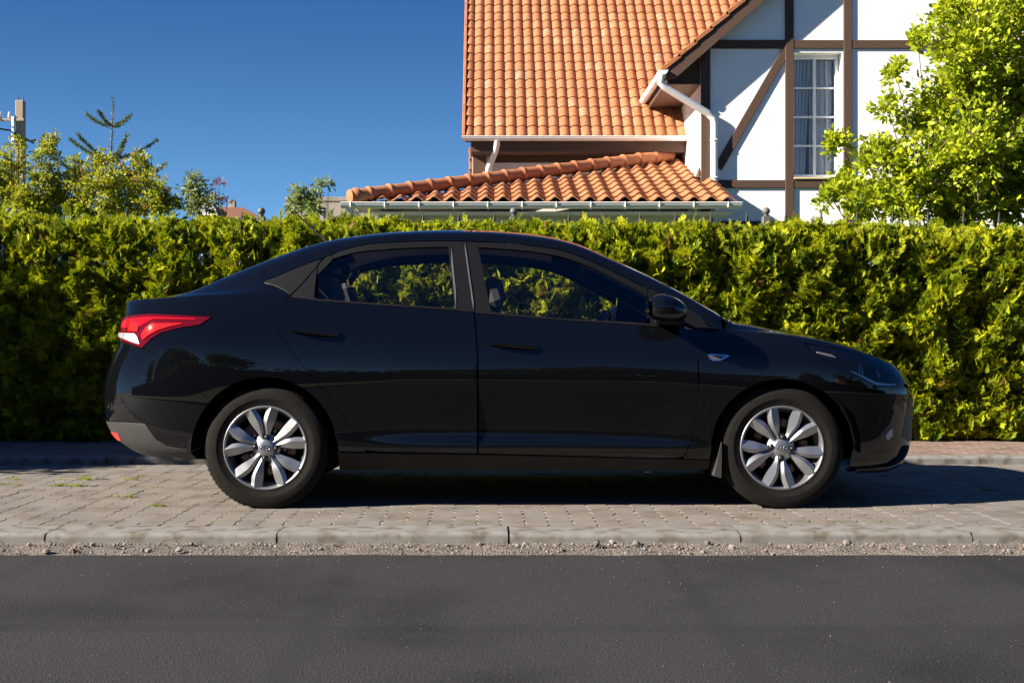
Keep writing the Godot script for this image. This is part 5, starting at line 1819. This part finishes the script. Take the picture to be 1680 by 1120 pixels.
func make_wheel(xc: float, side: int) -> void:
	var c := Vector3(xc, 0.3055, 0.0)
	var out := Transform3D(Basis(Vector3(1, 0, 0), Vector3(0, 0, side), Vector3(0, -side, 0)), c)     # local y points out of the car's side
	var R := 0.3095
	# tyre: tread face, shoulders, side walls
	var prof := [Vector2(0.205, 0.64), Vector2(0.285, 0.655), Vector2(0.304, 0.668), Vector2(0.3085, 0.69), Vector2(R, 0.70)]
	for k in 4:
		var y := 0.715 + k * 0.03
		prof.append_array([Vector2(R, y), Vector2(R - 0.007, y + 0.002), Vector2(R - 0.007, y + 0.009), Vector2(R, y + 0.011)])
	prof.append_array([Vector2(R, 0.822), Vector2(0.3065, 0.830), Vector2(0.301, 0.8365), Vector2(0.296, 0.840), Vector2(0.2935, 0.8395), Vector2(0.284, 0.8445), Vector2(0.268, 0.8485), Vector2(0.252, 0.8495), Vector2(0.246, 0.8505), Vector2(0.2445, 0.849), Vector2(0.232, 0.8465), Vector2(0.220, 0.842), Vector2(0.2165, 0.8435), Vector2(0.212, 0.8415), Vector2(0.206, 0.832), Vector2(0.203, 0.815)])
	var mb := MB.new()
	mb.lathe(prof, 96, out)
	for k in mb.v.size():                                   # stands on the ground, flattened a little
		if mb.v[k].y < 0.0012: mb.v[k].y = 0.0012
	var w := thing_part("wheel", car)
	put("tyre", mb.mesh(), M.tyre, w)
	mb = MB.new()
	for k in 76:                                            # shoulder blocks of the tread
		var an := TAU * (k + 0.5) / 76
		var up := Vector3(cos(an), 0, sin(an))
		var tg := Vector3(-sin(an), 0, cos(an))
		var bt := Basis(tg, up, tg.cross(up))
		if absf((out * (up * R)).y) < 0.012: continue
		mb.bevel_box(Vector3(-0.0095, -0.004, -0.011), Vector3(0.0095, 0.0018, 0.011), 0.0015, out * Transform3D(bt, up * (R - 0.0028) + Vector3(0, 0.826, 0)) * Transform3D(Basis(Vector3.RIGHT, 0.62 * (1.0 if tg.cross(up).y > 0 else -1.0)), Vector3.ZERO))
	put("tread_blocks", mb.mesh(), M.tyre, w).set_meta("kind", "stuff")
	# steel wheel behind the cap, brake
	mb = MB.new()
	mb.lathe([Vector2(0.001, 0.735), Vector2(0.07, 0.74), Vector2(0.10, 0.755), Vector2(0.15, 0.75), Vector2(0.188, 0.735), Vector2(0.19, 0.70)], 40, out)
	put("steel_wheel", mb.mesh(), M.inner, w)
	var turn := 0.55 if xc > 0 else 0.12
	for k in 10:
		var an := TAU * k / 10 + turn
		mb = MB.new()
		mb.bevel_box(Vector3(-0.018, -0.02, -0.026), Vector3(0.026, 0.016, 0.026), 0.008, out * Transform3D(Basis(Vector3.UP, -an), Vector3(cos(an) * 0.118, 0.775, sin(an) * 0.118)))
		put("brake_rib", mb.mesh(), M.rusty, w)
	for k in 5:
		var an := TAU * k / 5 + turn
		mb = MB.new()
		mb.lathe([Vector2(0.016, 0.0), Vector2(0.015, 0.016), Vector2(0.006, 0.02), Vector2(0.0005, 0.02)], 10, out * Transform3D(Basis(), Vector3(cos(an) * 0.088, 0.77, sin(an) * 0.088)))
		put("wheel_bolt", mb.mesh(), M.steel, w)
	# hub cap: outer ring, ten blades in pairs, hub, four nuts, emblem
	var hc := MB.new()
	hc.lathe([Vector2(0.178, 0.775), Vector2(0.192, 0.812), Vector2(0.198, 0.838), Vector2(0.203, 0.8445), Vector2(0.209, 0.8455), Vector2(0.2125, 0.842), Vector2(0.213, 0.834)].map(func(p): return p), 96, out)
	var ring_mb := MB.new()
	for k in hc.v.size(): ring_mb.vert(hc.v[k], -hc.n[k])
	for k in range(0, hc.i.size(), 3): ring_mb.tri(hc.i[k], hc.i[k + 1], hc.i[k + 2])
	hc = ring_mb
	put("hub_cap", hc.mesh(), M.silver, w)
	var a0 := deg_to_rad(48.8 if xc > 0 else 24.0)
	for k in 10:
		var an := a0 + TAU * (k / 2) / 5.0 + deg_to_rad(16.0 if k % 2 else -16.0)
		var lean := -1.0 if k % 2 else 1.0                    # the two of a pair mirror each other
		mb = MB.new()
		var nst := 16
		var line := []
		for q in nst + 1:
			var a := float(q) / nst
			var r := lerpf(0.026, 0.204, a)
			var wid := 0.0105 + 0.0190 * smoothstep(0.10, 0.72, a) - 0.002 * smoothstep(0.8, 1.0, a)
			var bend := lean * (0.008 * sin(PI * a) - 0.004 * a)
			var hgt := 0.826 + 0.014 * smoothstep(0.1, 0.6, a) + 0.001 * smoothstep(0.7, 1.0, a)
			var rid := lerpf(0.0, 0.34, smoothstep(0.15, 0.6, a)) * lean     # the ridge wanders off the middle
			line.append([Vector3(r, hgt - 0.005 - 0.001 * a, bend - wid), Vector3(r, hgt + 0.0035 + 0.004 * smoothstep(0.2, 0.7, a), bend + rid * wid), Vector3(r, hgt - 0.005 - 0.001 * a, bend + wid)])
		var outv := Vector3(0, 0, side)
		for fl in 2:                                              # two flanks meet in a crisp ridge
			var s := mb.v.size()
			for q in nst + 1:
				var pa: Vector3 = out * out_turn(an, line[q][fl])
				var pb: Vector3 = out * out_turn(an, line[q][fl + 1])
				var nx: Vector3 = out * out_turn(an, line[mini(q + 1, nst)][fl]) - out * out_turn(an, line[maxi(q - 1, 0)][fl])
				var nn := nx.cross(pb - pa).normalized()
				if nn.dot(outv) < 0: nn = -nn
				mb.vert(pa, nn)
				mb.vert(pa.lerp(pb, 0.5) - outv * 0.0012, nn)
				mb.vert(pb, nn)
			for q in nst:
				for j in 2: mb.quad(s + q * 3 + j, s + q * 3 + 3 + j, s + q * 3 + 4 + j, s + q * 3 + 1 + j)
		for q in nst:                                             # sides of the blade
			for j in [0, 2]:
				var pa: Vector3 = out * out_turn(an, line[q][j])
				var pb: Vector3 = out * out_turn(an, line[q + 1][j])
				var mid: Vector3 = out * out_turn(an, line[q][1])
				var dn := Vector3(0, 0, -0.020 * side)
				var sd := (pb - pa).cross(outv).normalized()
				if sd.dot(pa - mid) < 0: sd = -sd
				mb.quad(mb.vert(pa, sd), mb.vert(pb, sd), mb.vert(pb + dn, sd), mb.vert(pa + dn, sd))
		put("blade", mb.mesh(), M.silver, w)
	mb = MB.new()
	mb.lathe([Vector2(0.074, 0.795), Vector2(0.070, 0.806), Vector2(0.064, 0.815), Vector2(0.050, 0.823), Vector2(0.040, 0.832), Vector2(0.033, 0.8375), Vector2(0.012, 0.8395), Vector2(0.0005, 0.8395)], 48, out)
	put("hub", mb.mesh(), M.silver, w)
	for k in 4:
		var an := deg_to_rad(85.0 + 90.0 * k)
		var t := out * Transform3D(Basis(), out_turn(an, Vector3(0.0525, 0.822, 0)))
		mb = MB.new()
		mb.lathe([Vector2(0.0165, 0.0), Vector2(0.0165, 0.009), Vector2(0.0145, 0.010), Vector2(0.0135, 0.004)], 18, t)
		mb.lathe([Vector2(0.0125, 0.004), Vector2(0.012, 0.012), Vector2(0.007, 0.0165), Vector2(0.0005, 0.018)], 6, t)
		put("wheel_nut", mb.mesh(), M.nut, w)
	# emblem: a slanted letter in an oval
	mb = MB.new()
	var oval := []
	for k in 29:
		var an := TAU * k / 28
		oval.append(out * Vector3(0.023 * cos(an), 0.8405, -0.0125 * sin(an)))
	mb.tube(oval, [0.0016], 6, false)
	for q in [[-0.011, -0.0085, -0.005, 0.0085], [0.005, -0.0085, 0.011, 0.0085], [-0.008, -0.001, 0.008, 0.001]]:
		mb.tube([out * Vector3(q[0], 0.8405, -q[1]), out * Vector3(q[2], 0.8405, -q[3])], [0.0018], 6)
	put("emblem", mb.mesh(), M.chrome, w)

func out_turn(an: float, p: Vector3) -> Vector3:           # turn about the wheel's axle, counter-clockwise seen from outside on the near side
	return Vector3(p.x * cos(an) - p.z * sin(an), p.y, -(p.x * sin(an) + p.z * cos(an)))

func thing_part(called: String, parent: Node) -> Node3D:
	var o := Node3D.new()
	o.name = called
	parent.add_child(o, true)
	return o

# ---------------------------------------------------------------- plants
func spray_mesh(seed_: int) -> ArrayMesh:                  # one flat spray of thuja, a metre long along y
	var f := RandomNumberGenerator.new()
	f.seed = seed_
	var mb := MB.new()
	var strip := func(a: Vector3, b: Vector3, wa: float, wb: float, tone: float):
		var dir := (b - a).normalized()
		var sd := dir.cross(Vector3(0, 0, 1)).normalized()
		var nn := Vector3(f.randf_range(-0.5, 0.5), f.randf_range(-0.5, 0.5), 1).normalized()
		var s := mb.v.size()
		for p in [a - sd * wa, a + sd * wa, b + sd * wb, b - sd * wb]: mb.vert(p, nn)
		mb.i.append_array([s, s + 2, s + 1, s, s + 3, s + 2])
		for k in 4: mb.c.append(Color(tone, tone, tone))
	var lobe := func(a: Vector3, dir: Vector3, l: float, w: float):
		var sd := dir.cross(Vector3(0, 0, 1)).normalized()
		var nn := Vector3(f.randf_range(-0.6, 0.6), f.randf_range(-0.6, 0.6), 1).normalized()
		var s := mb.v.size()
		for p in [a, a + dir * l * 0.55 + sd * w, a + dir * l, a + dir * l * 0.55 - sd * w]: mb.vert(p, nn)
		mb.i.append_array([s, s + 2, s + 1, s, s + 3, s + 2])
		var tone := f.randf_range(0.8, 1.15)
		for k in 4: mb.c.append(Color(tone, tone, tone))
	var axis := func(a: float) -> Vector3: return Vector3(0.06 * sin(a * 2.5 + seed_), a, -0.18 * a * a)
	for k in 4: strip.call(axis.call(k / 4.0), axis.call((k + 1) / 4.0), 0.022 - 0.004 * k, 0.018 - 0.004 * k, 0.8)
	for k in 13:
		var a := 0.12 + 0.85 * k / 12.0
		var sg := 1.0 if k % 2 else -1.0
		var p: Vector3 = axis.call(a)
		var ang := f.randf_range(0.6, 0.95)
		var dir := Vector3(sg * sin(ang), cos(ang), f.randf_range(-0.25, 0.1)).normalized()
		var ln := (0.40 - 0.30 * a) * f.randf_range(0.8, 1.15) + 0.07
		strip.call(p, p + dir * ln, 0.016, 0.011, 0.95)
		var m := 4 if ln > 0.2 else 2
		for j in m:
			var b := (j + 0.7) / (m + 0.4)
			for s2: float in [-1.0, 1.0]:
				var ld: Vector3 = (dir + dir.cross(Vector3(0, 0, 1)).normalized() * s2 * 0.75).normalized()
				lobe.call(p + dir * ln * b, ld, 0.12 * (1.15 - 0.4 * b), 0.026)
		lobe.call(p + dir * ln, dir, 0.10, 0.024)
	lobe.call(axis.call(1.0), Vector3(0, 1, -0.3).normalized(), 0.11, 0.026)
	return mb.mesh()

func look(dir: Vector3, roll: float, size: Vector3) -> Basis:   # y along dir
	var y := dir.normalized()
	var x := y.cross(Vector3.UP if absf(y.y) < 0.95 else Vector3.RIGHT).normalized()
	x = x.rotated(y, roll)
	var z := x.cross(y)
	return Basis(x * size.x, y * size.y, z * size.z)

func make_hedge() -> void:
	var h := thing("hedge", "long clipped golden-green thuja hedge behind the parked car", "hedge", Vector3(0, 0, -3.0))
	var core := MB.new()
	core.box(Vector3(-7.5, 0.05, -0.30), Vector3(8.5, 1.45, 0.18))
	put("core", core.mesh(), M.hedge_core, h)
	for k in 40:
		var x := -7.3 + k * 0.4 + rng.randf_range(-0.08, 0.08)
		var z := 0.28 + rng.randf_range(-0.03, 0.06)
		var mb := MB.new()
		mb.tube([Vector3(x, 0, z), Vector3(x + rng.randf_range(-0.03, 0.03), 0.4, z - 0.03), Vector3(x + rng.randf_range(-0.05, 0.05), 0.9, z - 0.1)], [0.022, 0.018, 0.012], 6)
		put("stem", mb.mesh(), M.bark, h)
	var n1 := FastNoiseLite.new()
	n1.seed = 4; n1.frequency = 0.9
	var n2 := FastNoiseLite.new()
	n2.seed = 9; n2.frequency = 3.2
	n2.fractal_octaves = 2
	var top := func(x): return 1.805 - 0.0113 * x + 0.05 * n1.get_noise_2d(x * 1.4, 7.0)
	var xf := [[], [], [], []]
	var col := [[], [], [], []]
	for k in 78000:
		var onface := k < 58000
		var x := rng.randf_range(-7.4, 8.4) if k % 5 == 0 else rng.randf_range(-4.3, 4.9)
		var p: Vector3
		var dir: Vector3
		var deep := absf(rng.randfn(0.0, 0.08))
		var ty: float = top.call(x)
		if onface:
			var y := rng.randf_range(0.07, ty - 0.02)
			var row := 0.03 * cos(TAU * x / 0.52 + 0.8 * sin(y * 3.0))
			var clump := n2.get_noise_2d(x, y * 1.1)
			var z := 0.40 + row + 0.07 * n1.get_noise_2d(x, y) + 0.10 * clump
			if clump < -0.22 and rng.randf() < 0.62: deep += 0.12
			z -= 0.20 * pow(clampf((y - ty + 0.42) / 0.42, 0.0, 1.0), 2.0)
			if y < 0.2: z -= 0.06 * (0.2 - y) / 0.2
			p = Vector3(x, y, z - deep)
			dir = Vector3(rng.randfn(0.0, 0.55), 0.45 + rng.randfn(0.0, 0.45), 0.75 + rng.randfn(0.0, 0.3))
		else:
			var z := rng.randf_range(-0.45, 0.38)
			var clump := n2.get_noise_2d(x, z + 20.0)
			p = Vector3(x, ty - 0.06 + 0.07 * clump - deep * 0.8 - 0.08 * pow(clampf((z - 0.2) / 0.2, 0.0, 1.0), 2.0), z)
			dir = Vector3(rng.randfn(0.0, 0.4), 0.9 + rng.randfn(0.0, 0.2), 0.15 + rng.randfn(0.0, 0.4))
		if not onface and rng.randf() < 0.03: p.y += rng.randf_range(0.03, 0.11)
		var l := rng.randf_range(0.07, 0.13)
		var v := rng.randi() % 4
		xf[v].append(Transform3D(look(dir, rng.randf() * TAU, Vector3.ONE * l), p - dir.normalized() * l * 0.5))
		var young := clampf(0.52 + 0.5 * n2.get_noise_2d(x * 1.7 + 40.0, p.y * 1.7) + rng.randfn(0.0, 0.28), 0.0, 1.0)
		var c := Color(0.08, 0.15, 0.008).lerp(Color(0.50, 0.52, 0.012), young)
		if rng.randf() < 0.012: c = Color(0.22, 0.11, 0.04)
		col[v].append(c * rng.randf_range(0.75, 1.15))
	for v in 4: many("foliage", spray_mesh(v + 1), M.thuja, h, xf[v], col[v])

func leaf_mesh(narrow := 0.5) -> ArrayMesh:                # ovate leaf folded along its midrib, a metre long along y
	var mb := MB.new()
	var rows_ := [[0.0, 0.02, 0.0], [0.22, 0.34, 0.0], [0.5, 0.5, -0.03], [0.78, 0.33, -0.09], [1.0, 0.02, -0.2]]
	for r in rows_:
		for s in [-1.0, 0.0, 1.0]:
			mb.vert(Vector3(s * r[1] * narrow, r[0], r[2] + 0.12 * absf(s) * r[1]), Vector3(-s * 0.25, 0.15, 1.0).normalized())
	for k in 4:
		for j in 2:
			var a := k * 3 + j
			mb.quad(a, a + 1, a + 4, a + 3)
	return mb.mesh()

# A woody plant: stems from its base to each clump, twigs through the clump, leaves along the twigs. clumps: [centre, radii, share of the leaves]
func woody(called: String, label: String, category: String, base: Vector3, clumps: Array, leaves: int, leaf: Mesh, size: float, ca: Color, cb: Color, stem := 0.03, group := "", tip = null, droop := 0.0) -> Node3D:
	var o := thing(called, label, category, base, group)
	var wood := MB.new()
	var total := 0.0
	for c in clumps: total += c[2]
	var xf := []
	var col := []
	for c in clumps:
		var ce: Vector3 = c[0] - base
		var rd: Vector3 = c[1]
		var root := Vector3(ce.x * 0.12 + rng.randf_range(-0.1, 0.1), 0, ce.z * 0.3 - 0.25)
		var midp := root.lerp(ce, 0.5) + Vector3(rng.randf_range(-0.1, 0.1), 0.1, 0)
		wood.tube([root, root.lerp(midp, 0.5), midp, midp.lerp(ce, 0.6), ce + Vector3(0, rd.y * 0.3, 0)], [stem, stem * 0.85, stem * 0.65, stem * 0.45, stem * 0.25], 7)
		var nl := int(leaves * c[2] / total)
		var per := 14
		var nt := maxi(3, nl / per)
		for k in nt:
			var d := Vector3(rng.randfn(0, 1), rng.randfn(0, 1) * 0.9 + 0.15, rng.randfn(0, 1)).normalized()
			var r := pow(rng.randf(), 0.45)
			var tipp := ce + Vector3(d.x * rd.x, d.y * rd.y, d.z * rd.z) * r
			if rng.randf() < 0.12: tipp += Vector3(d.x * rd.x, absf(d.y) * rd.y, d.z * rd.z) * 0.25
			var start := ce.lerp(tipp, 0.35) - Vector3(0, rd.y * 0.15, 0)
			var way := tipp - start
			if k % 2 == 0: wood.tube([start, start + way * 0.5 + Vector3(0, 0.02, 0), tipp], [stem * 0.22 + 0.002, stem * 0.14 + 0.0015, 0.0012], 4, false)
			var tone := rng.randfn(0.0, 0.22)
			for j in per:
				var a := rng.randf_range(0.25, 1.05)
				var out := Vector3(rng.randfn(0, 1), rng.randfn(0, 0.7) + 0.25, rng.randfn(0, 1)).normalized()
				var p := start + way * a + out * size * rng.randf_range(0.2, 0.8)
				var dirl := (out + way.normalized() * 0.6 + Vector3(0, -droop, 0)).normalized()
				var l := size * rng.randf_range(0.65, 1.2)
				xf.append(Transform3D(look(dirl, rng.randf() * TAU, Vector3(l, l, l)), p))
				var t := clampf(0.5 + tone + rng.randfn(0.0, 0.2), 0.0, 1.0)
				var cc := ca.lerp(cb, t)
				if tip != null and a > 0.8 and d.y > 0.2 and rng.randf() < 0.22: cc = tip
				col.append(cc * rng.randf_range(0.85, 1.12))
	put("branches", wood.mesh(), M.bark, o)
	many("leaves", leaf, M.leaf, o, xf, col)
	return o

func blobs(list: Array, d: float, depth: float) -> Array:    # [u, v, radius in pixels, share] -> clumps at that distance
	var out := []
	for q in list:
		var r: float = q[2] * d / FOCAL
		out.append([at(q[0], q[1], d + rng.randf_range(-depth, depth)), Vector3(r, r * (q[4] if q.size() > 4 else 1.0), r * 0.85), q[3] if q.size() > 3 else r * r])
	return out

func make_plants() -> void:
	var big := leaf_mesh(0.62)
	var small := leaf_mesh(0.55)
	var lance := leaf_mesh(0.3)
	var d := 11.9
	woody("leafy_tree", "bright lime-green broadleaved tree in front of the white gable", "tree", Vector3(at(1640, 0, d).x, 0.03, EYE.z - d), blobs([[1600, 70, 88], [1660, 15, 95], [1575, 150, 78], [1650, 160, 100], [1520, 205, 62], [1600, 240, 88], [1690, 250, 95], [1440, 262, 52], [1510, 290, 72], [1590, 320, 80], [1670, 335, 80], [1385, 300, 38], [1360, 325, 26], [1430, 330, 50], [1375, 232, 24, 0.03], [1505, 62, 24, 0.03], [1468, 118, 24, 0.025], [1455, 180, 26, 0.03], [1560, 20, 36, 0.06], [1740, 120, 120], [1760, 280, 110], [1480, 345, 40], [1560, 355, 50]], d, 0.35), 36000, big, 0.062, Color(0.24, 0.33, 0.012), Color(0.46, 0.50, 0.02), 0.014)
	d = 12.6
	woody("shrub", "tall yellow-green shrub with reddish tips in front of the utility pole", "shrub", Vector3(at(20, 0, d).x, 0.03, EYE.z - d), blobs([[18, 270, 34], [5, 310, 50], [40, 330, 45], [-40, 280, 50], [-20, 340, 50], [30, 235, 18, 0.008]], d, 0.25), 6500, small, 0.040, Color(0.22, 0.27, 0.015), Color(0.44, 0.44, 0.02), 0.012, "", Color(0.30, 0.14, 0.09))
	woody("shrub", "slim yellow-green shrub with pinkish shoots between the pole and the young conifer", "shrub", Vector3(at(80, 0, d).x, 0.03, EYE.z - d), blobs([[75, 250, 26], [72, 290, 32], [95, 325, 42], [60, 340, 40], [78, 225, 13, 0.004, 1.6], [92, 222, 10, 0.003, 1.6]], d, 0.2), 4600, small, 0.038, Color(0.20, 0.26, 0.02), Color(0.42, 0.42, 0.03), 0.011, "", Color(0.36, 0.17, 0.14))
	woody("shrub", "broad yellow-green shrub with pinkish shoots below the young conifer", "shrub", Vector3(at(190, 0, d).x, 0.03, EYE.z - d), blobs([[130, 300, 42], [175, 310, 52], [215, 290, 42], [245, 318, 40], [165, 268, 26], [230, 265, 24], [275, 335, 30], [140, 340, 45], [205, 345, 50], [258, 345, 35], [120, 265, 16, 0.007]], d, 0.25), 10500, small, 0.038, Color(0.19, 0.25, 0.012), Color(0.42, 0.42, 0.018), 0.012, "", Color(0.34, 0.16, 0.10))
	d = 14.0
	woody("sapling", "small pale-leaved sapling right of the shrubs", "sapling", Vector3(at(318, 0, d).x, 0.03, EYE.z - d), blobs([[322, 298, 16], [308, 312, 16], [335, 318, 17], [318, 335, 22], [345, 335, 14]], d, 0.1), 1300, lance, 0.06, Color(0.13, 0.19, 0.05), Color(0.27, 0.30, 0.10), 0.012, "", null, 0.4)
	woody("red_sapling", "thin leafless-looking sapling with dark red shoots", "sapling", Vector3(at(360, 0, d).x, 0.03, EYE.z - d), blobs([[359, 300, 9, 0.006, 1.8], [357, 322, 13], [372, 330, 9]], d, 0.05), 220, lance, 0.045, Color(0.20, 0.07, 0.05), Color(0.30, 0.12, 0.08), 0.01)
	woody("sapling", "small drooping sapling against the grey concrete outbuilding", "sapling", Vector3(at(503, 0, 14.5).x, 0.03, EYE.z - 14.5), blobs([[488, 318, 12], [520, 312, 11], [500, 330, 17], [538, 300, 9, 0.003], [512, 342, 14], [480, 338, 10]], 14.5, 0.1), 950, lance, 0.075, Color(0.12, 0.19, 0.05), Color(0.26, 0.31, 0.10), 0.011, "", null, 0.5)
	make_conifer()
	# outside the frame on the left: the shrub whose shade lies on the hedge and the paving
	var sh := []
	for q in [[-6.3, 1.35, -1.2, 0.8], [-6.2, 0.7, -0.55, 0.65], [-6.2, 0.7, -1.9, 0.65], [-6.3, 1.45, -1.85, 0.65], [-6.2, 1.15, -0.5, 0.6], [-7.0, 1.4, -1.3, 0.8], [-5.6, 0.9, -1.3, 0.7], [-6.2, 1.5, -0.4, 0.62], [-6.2, 1.75, -1.0, 0.62], [-6.3, 1.8, -1.7, 0.6], [-6.4, 2.15, -1.75, 0.62], [-6.4, 2.0, -1.1, 0.6], [-6.4, 1.9, -0.45, 0.6], [-6.6, 2.15, -0.55, 0.55], [-5.9, 1.3, -0.9, 0.6], [-7.0, 2.0, -1.6, 0.7], [-5.4, 0.6, -0.6, 0.5], [-5.4, 0.6, -1.8, 0.5]]:
		sh.append([Vector3(q[0], q[1], q[2]), Vector3(q[3], q[3], q[3]), q[3]])
	woody("round_shrub", "dense rounded shrub on the footway beside the hedge, casting shade", "shrub", Vector3(-6.4, 0.04, -1.4), sh, 32000, small, 0.11, Color(0.05, 0.08, 0.012), Color(0.09, 0.12, 0.016), 0.04)
	# across the street
	for k in 7:
		var x: float = [-27.0, -13.0, -6.5, 1.5, 9.5, 15.0, 31.0][k]
		var z: float = [19.0, 17.5, 20.0, 18.0, 20.5, 17.0, 19.0][k]
		var r: float = [2.4, 2.2, 1.7, 1.9, 1.7, 2.3, 2.6][k]
		var cl := []
		for q in 6: cl.append([Vector3(x + rng.randf_range(-r, r) * 0.9, 1.4 + r * rng.randf_range(0.3, 1.0), z + rng.randf_range(-r, r) * 0.4), Vector3.ONE * r * 0.62, 1.0])
		woody("street_tree", "dark leafy tree across the street, mirrored in the car", "tree", Vector3(x, 0.04, z), cl, 2600, small, 0.30, Color(0.035, 0.055, 0.012), Color(0.07, 0.09, 0.02), 0.12, "trees across the street")
	var wx := []
	var wc := []
	for q in 9000:
		wx.append(Transform3D(look(Vector3(rng.randfn(0, 0.5), 0.6, rng.randfn(0, 0.5) - 0.5), rng.randf() * TAU, Vector3.ONE * rng.randf_range(0.18, 0.3)), Vector3(rng.randf_range(-34, 34), rng.randf_range(0.0, 1.5), rng.randf_range(-0.4, 0.4))))
		wc.append(Color(0.05, 0.07, 0.015) * rng.randf_range(0.7, 1.2))
	var far := thing("street_hedge", "low dark hedge across the street, mirrored in the car", "hedge", Vector3(0, 0.03, 13.0))
	var hb := MB.new()
	hb.box(Vector3(-34, 0, -0.25), Vector3(34, 1.4, 0.25))
	put("core", hb.mesh(), M.hedge_core, far)
	many("foliage", small, M.leaf, far, wx, wc)
	make_weeds()

func make_conifer() -> void:                              # young fir: bare leader, whorls of upswept branches
	var d := 15.0
	var base := Vector3(at(176, 0, d).x, 0.03, EYE.z - d)
	var o := thing("young_conifer", "young blue-green conifer with bare upswept branches rising above the shrubs", "tree", base)
	var tip := at(185, 158, d) - base
	var mb := MB.new()
	var trunk := []
	for k in 9: trunk.append(Vector3(tip.x * pow(k / 8.0, 2.0), tip.y * k / 8.0, 0.02 * sin(k * 1.3)))
	mb.tube(trunk, [0.06, 0.05, 0.042, 0.034, 0.027, 0.02, 0.014, 0.009, 0.004], 8)
	put("trunk", mb.mesh(), M.bark, o)
	var br := MB.new()
	var xf := []
	var col := []
	var nee := func(p: Vector3, dir: Vector3, l: float):
		xf.append(Transform3D(look(dir, rng.randf() * TAU, Vector3(l, l, l)), p))
		col.append(Color(0.16, 0.24, 0.15).lerp(Color(0.36, 0.42, 0.2), rng.randf()) * rng.randf_range(0.8, 1.2))
	for k in 90:
		var a := rng.randf_range(0.72, 1.0)
		var p := Vector3(tip.x * a * a, tip.y * a, 0)
		nee.call(p, Vector3(rng.randfn(0, 1), 0.9, rng.randfn(0, 1)), 0.045)
	for w in [[0.905, 0.34, 4], [0.80, 0.62, 5], [0.70, 0.72, 5], [0.60, 0.8, 6], [0.50, 0.95, 7], [0.4, 1.0, 7], [0.3, 1.05, 7]]:
		for k in w[2]:
			var an: float = TAU * k / w[2] + w[0] * 9.0
			var hd := Vector3(cos(an), 0, sin(an) * 0.9)
			var root := Vector3(tip.x * w[0] * w[0], tip.y * w[0], 0)
			var ln: float = w[1] * rng.randf_range(0.75, 1.1)
			var path := []
			for q in 7:
				var a := q / 6.0
				path.append(root + hd * ln * a + Vector3(0, ln * (0.05 * a + 0.42 * a * a), 0))
			br.tube(path, [0.011, 0.01, 0.009, 0.007, 0.006, 0.004, 0.002], 5)
			for q in int(900 * ln):
				var a := rng.randf_range(0.12, 1.0)
				var p := root + hd * ln * a + Vector3(0, ln * (0.05 * a + 0.42 * a * a), 0)
				nee.call(p, Vector3(rng.randfn(0, 1), 0.4 + rng.randfn(0, 0.8), rng.randfn(0, 1)) + hd, 0.042)
	put("branches", br.mesh(), M.bark, o)
	var n := MB.new()
	for k in 3:
		var sd := Vector3(cos(TAU * k / 3), 0, sin(TAU * k / 3)) * 0.10
		n.face([-sd, sd, sd * 0.3 + Vector3(0, 1, 0), -sd * 0.3 + Vector3(0, 1, 0)])
	many("needles", n.mesh(), M.needle, o, xf, col)

func make_weeds() -> void:
	for q in [[25, 786, 1.0], [3, 794, 0.9], [26, 796, 0.8], [91, 797, 1.2], [102, 787, 0.9], [125, 797, 1.6], [146, 786, 1.7], [215, 787, 1.2], [229, 780, 0.9], [207, 815, 1.3], [257, 830, 1.2], [254, 799, 0.9], [236, 764, 0.7], [181, 767, 0.8], [36, 763, 0.9], [1616, 803, 1.2], [1563, 757, 0.8], [300, 793, 0.5]]:
		var d: float = EYE.y * FOCAL / (q[1] - VPY)
		var p := at(q[0], q[1], d)
		var w := thing("weed_tuft", "small green weed tuft growing in a joint of the grey block paving", "weed", Vector3(p.x, 0.0, p.z), "weeds in the paving joints")
		var mb := MB.new()
		var sz: float = q[2]
		for k in int(26 * sz):
			var a := rng.randf() * TAU
			var r := rng.randf_range(0.0, 0.035) * sz
			var b := Vector3(cos(a) * r * 1.4, -0.004, sin(a) * r * 0.5)
			var l := rng.randf_range(0.012, 0.03) * sz
			var out := Vector3(cos(a) * 0.9, rng.randf_range(0.35, 1.0), sin(a) * 0.9).normalized()
			var sd := out.cross(Vector3.UP).normalized() * l * 0.16
			var s := mb.v.size()
			var nn := (Vector3.UP + out * 0.2).normalized()
			for v in [b - sd * 0.5, b + sd * 0.5, b + out * l * 0.6 + sd, b + out * l - Vector3(0, l * 0.2, 0), b + out * l * 0.6 - sd]: mb.vert(v, nn)
			mb.tri(s, s + 1, s + 2); mb.tri(s, s + 2, s + 4); mb.tri(s + 4, s + 2, s + 3)
			var c := Color(0.30, 0.32, 0.03).lerp(Color(0.14, 0.18, 0.02), rng.randf())
			for v in 5: mb.c.append(c)
		put("leaves", mb.mesh(), M.leaf, w)

# ---------------------------------------------------------------- all
func _ready() -> void:
	rng.seed = 20240511
	make_light()
	make_materials()
	make_ground()
	make_house()
	make_fence()
	make_background()
	make_car()
	make_hedge()
	make_plants()
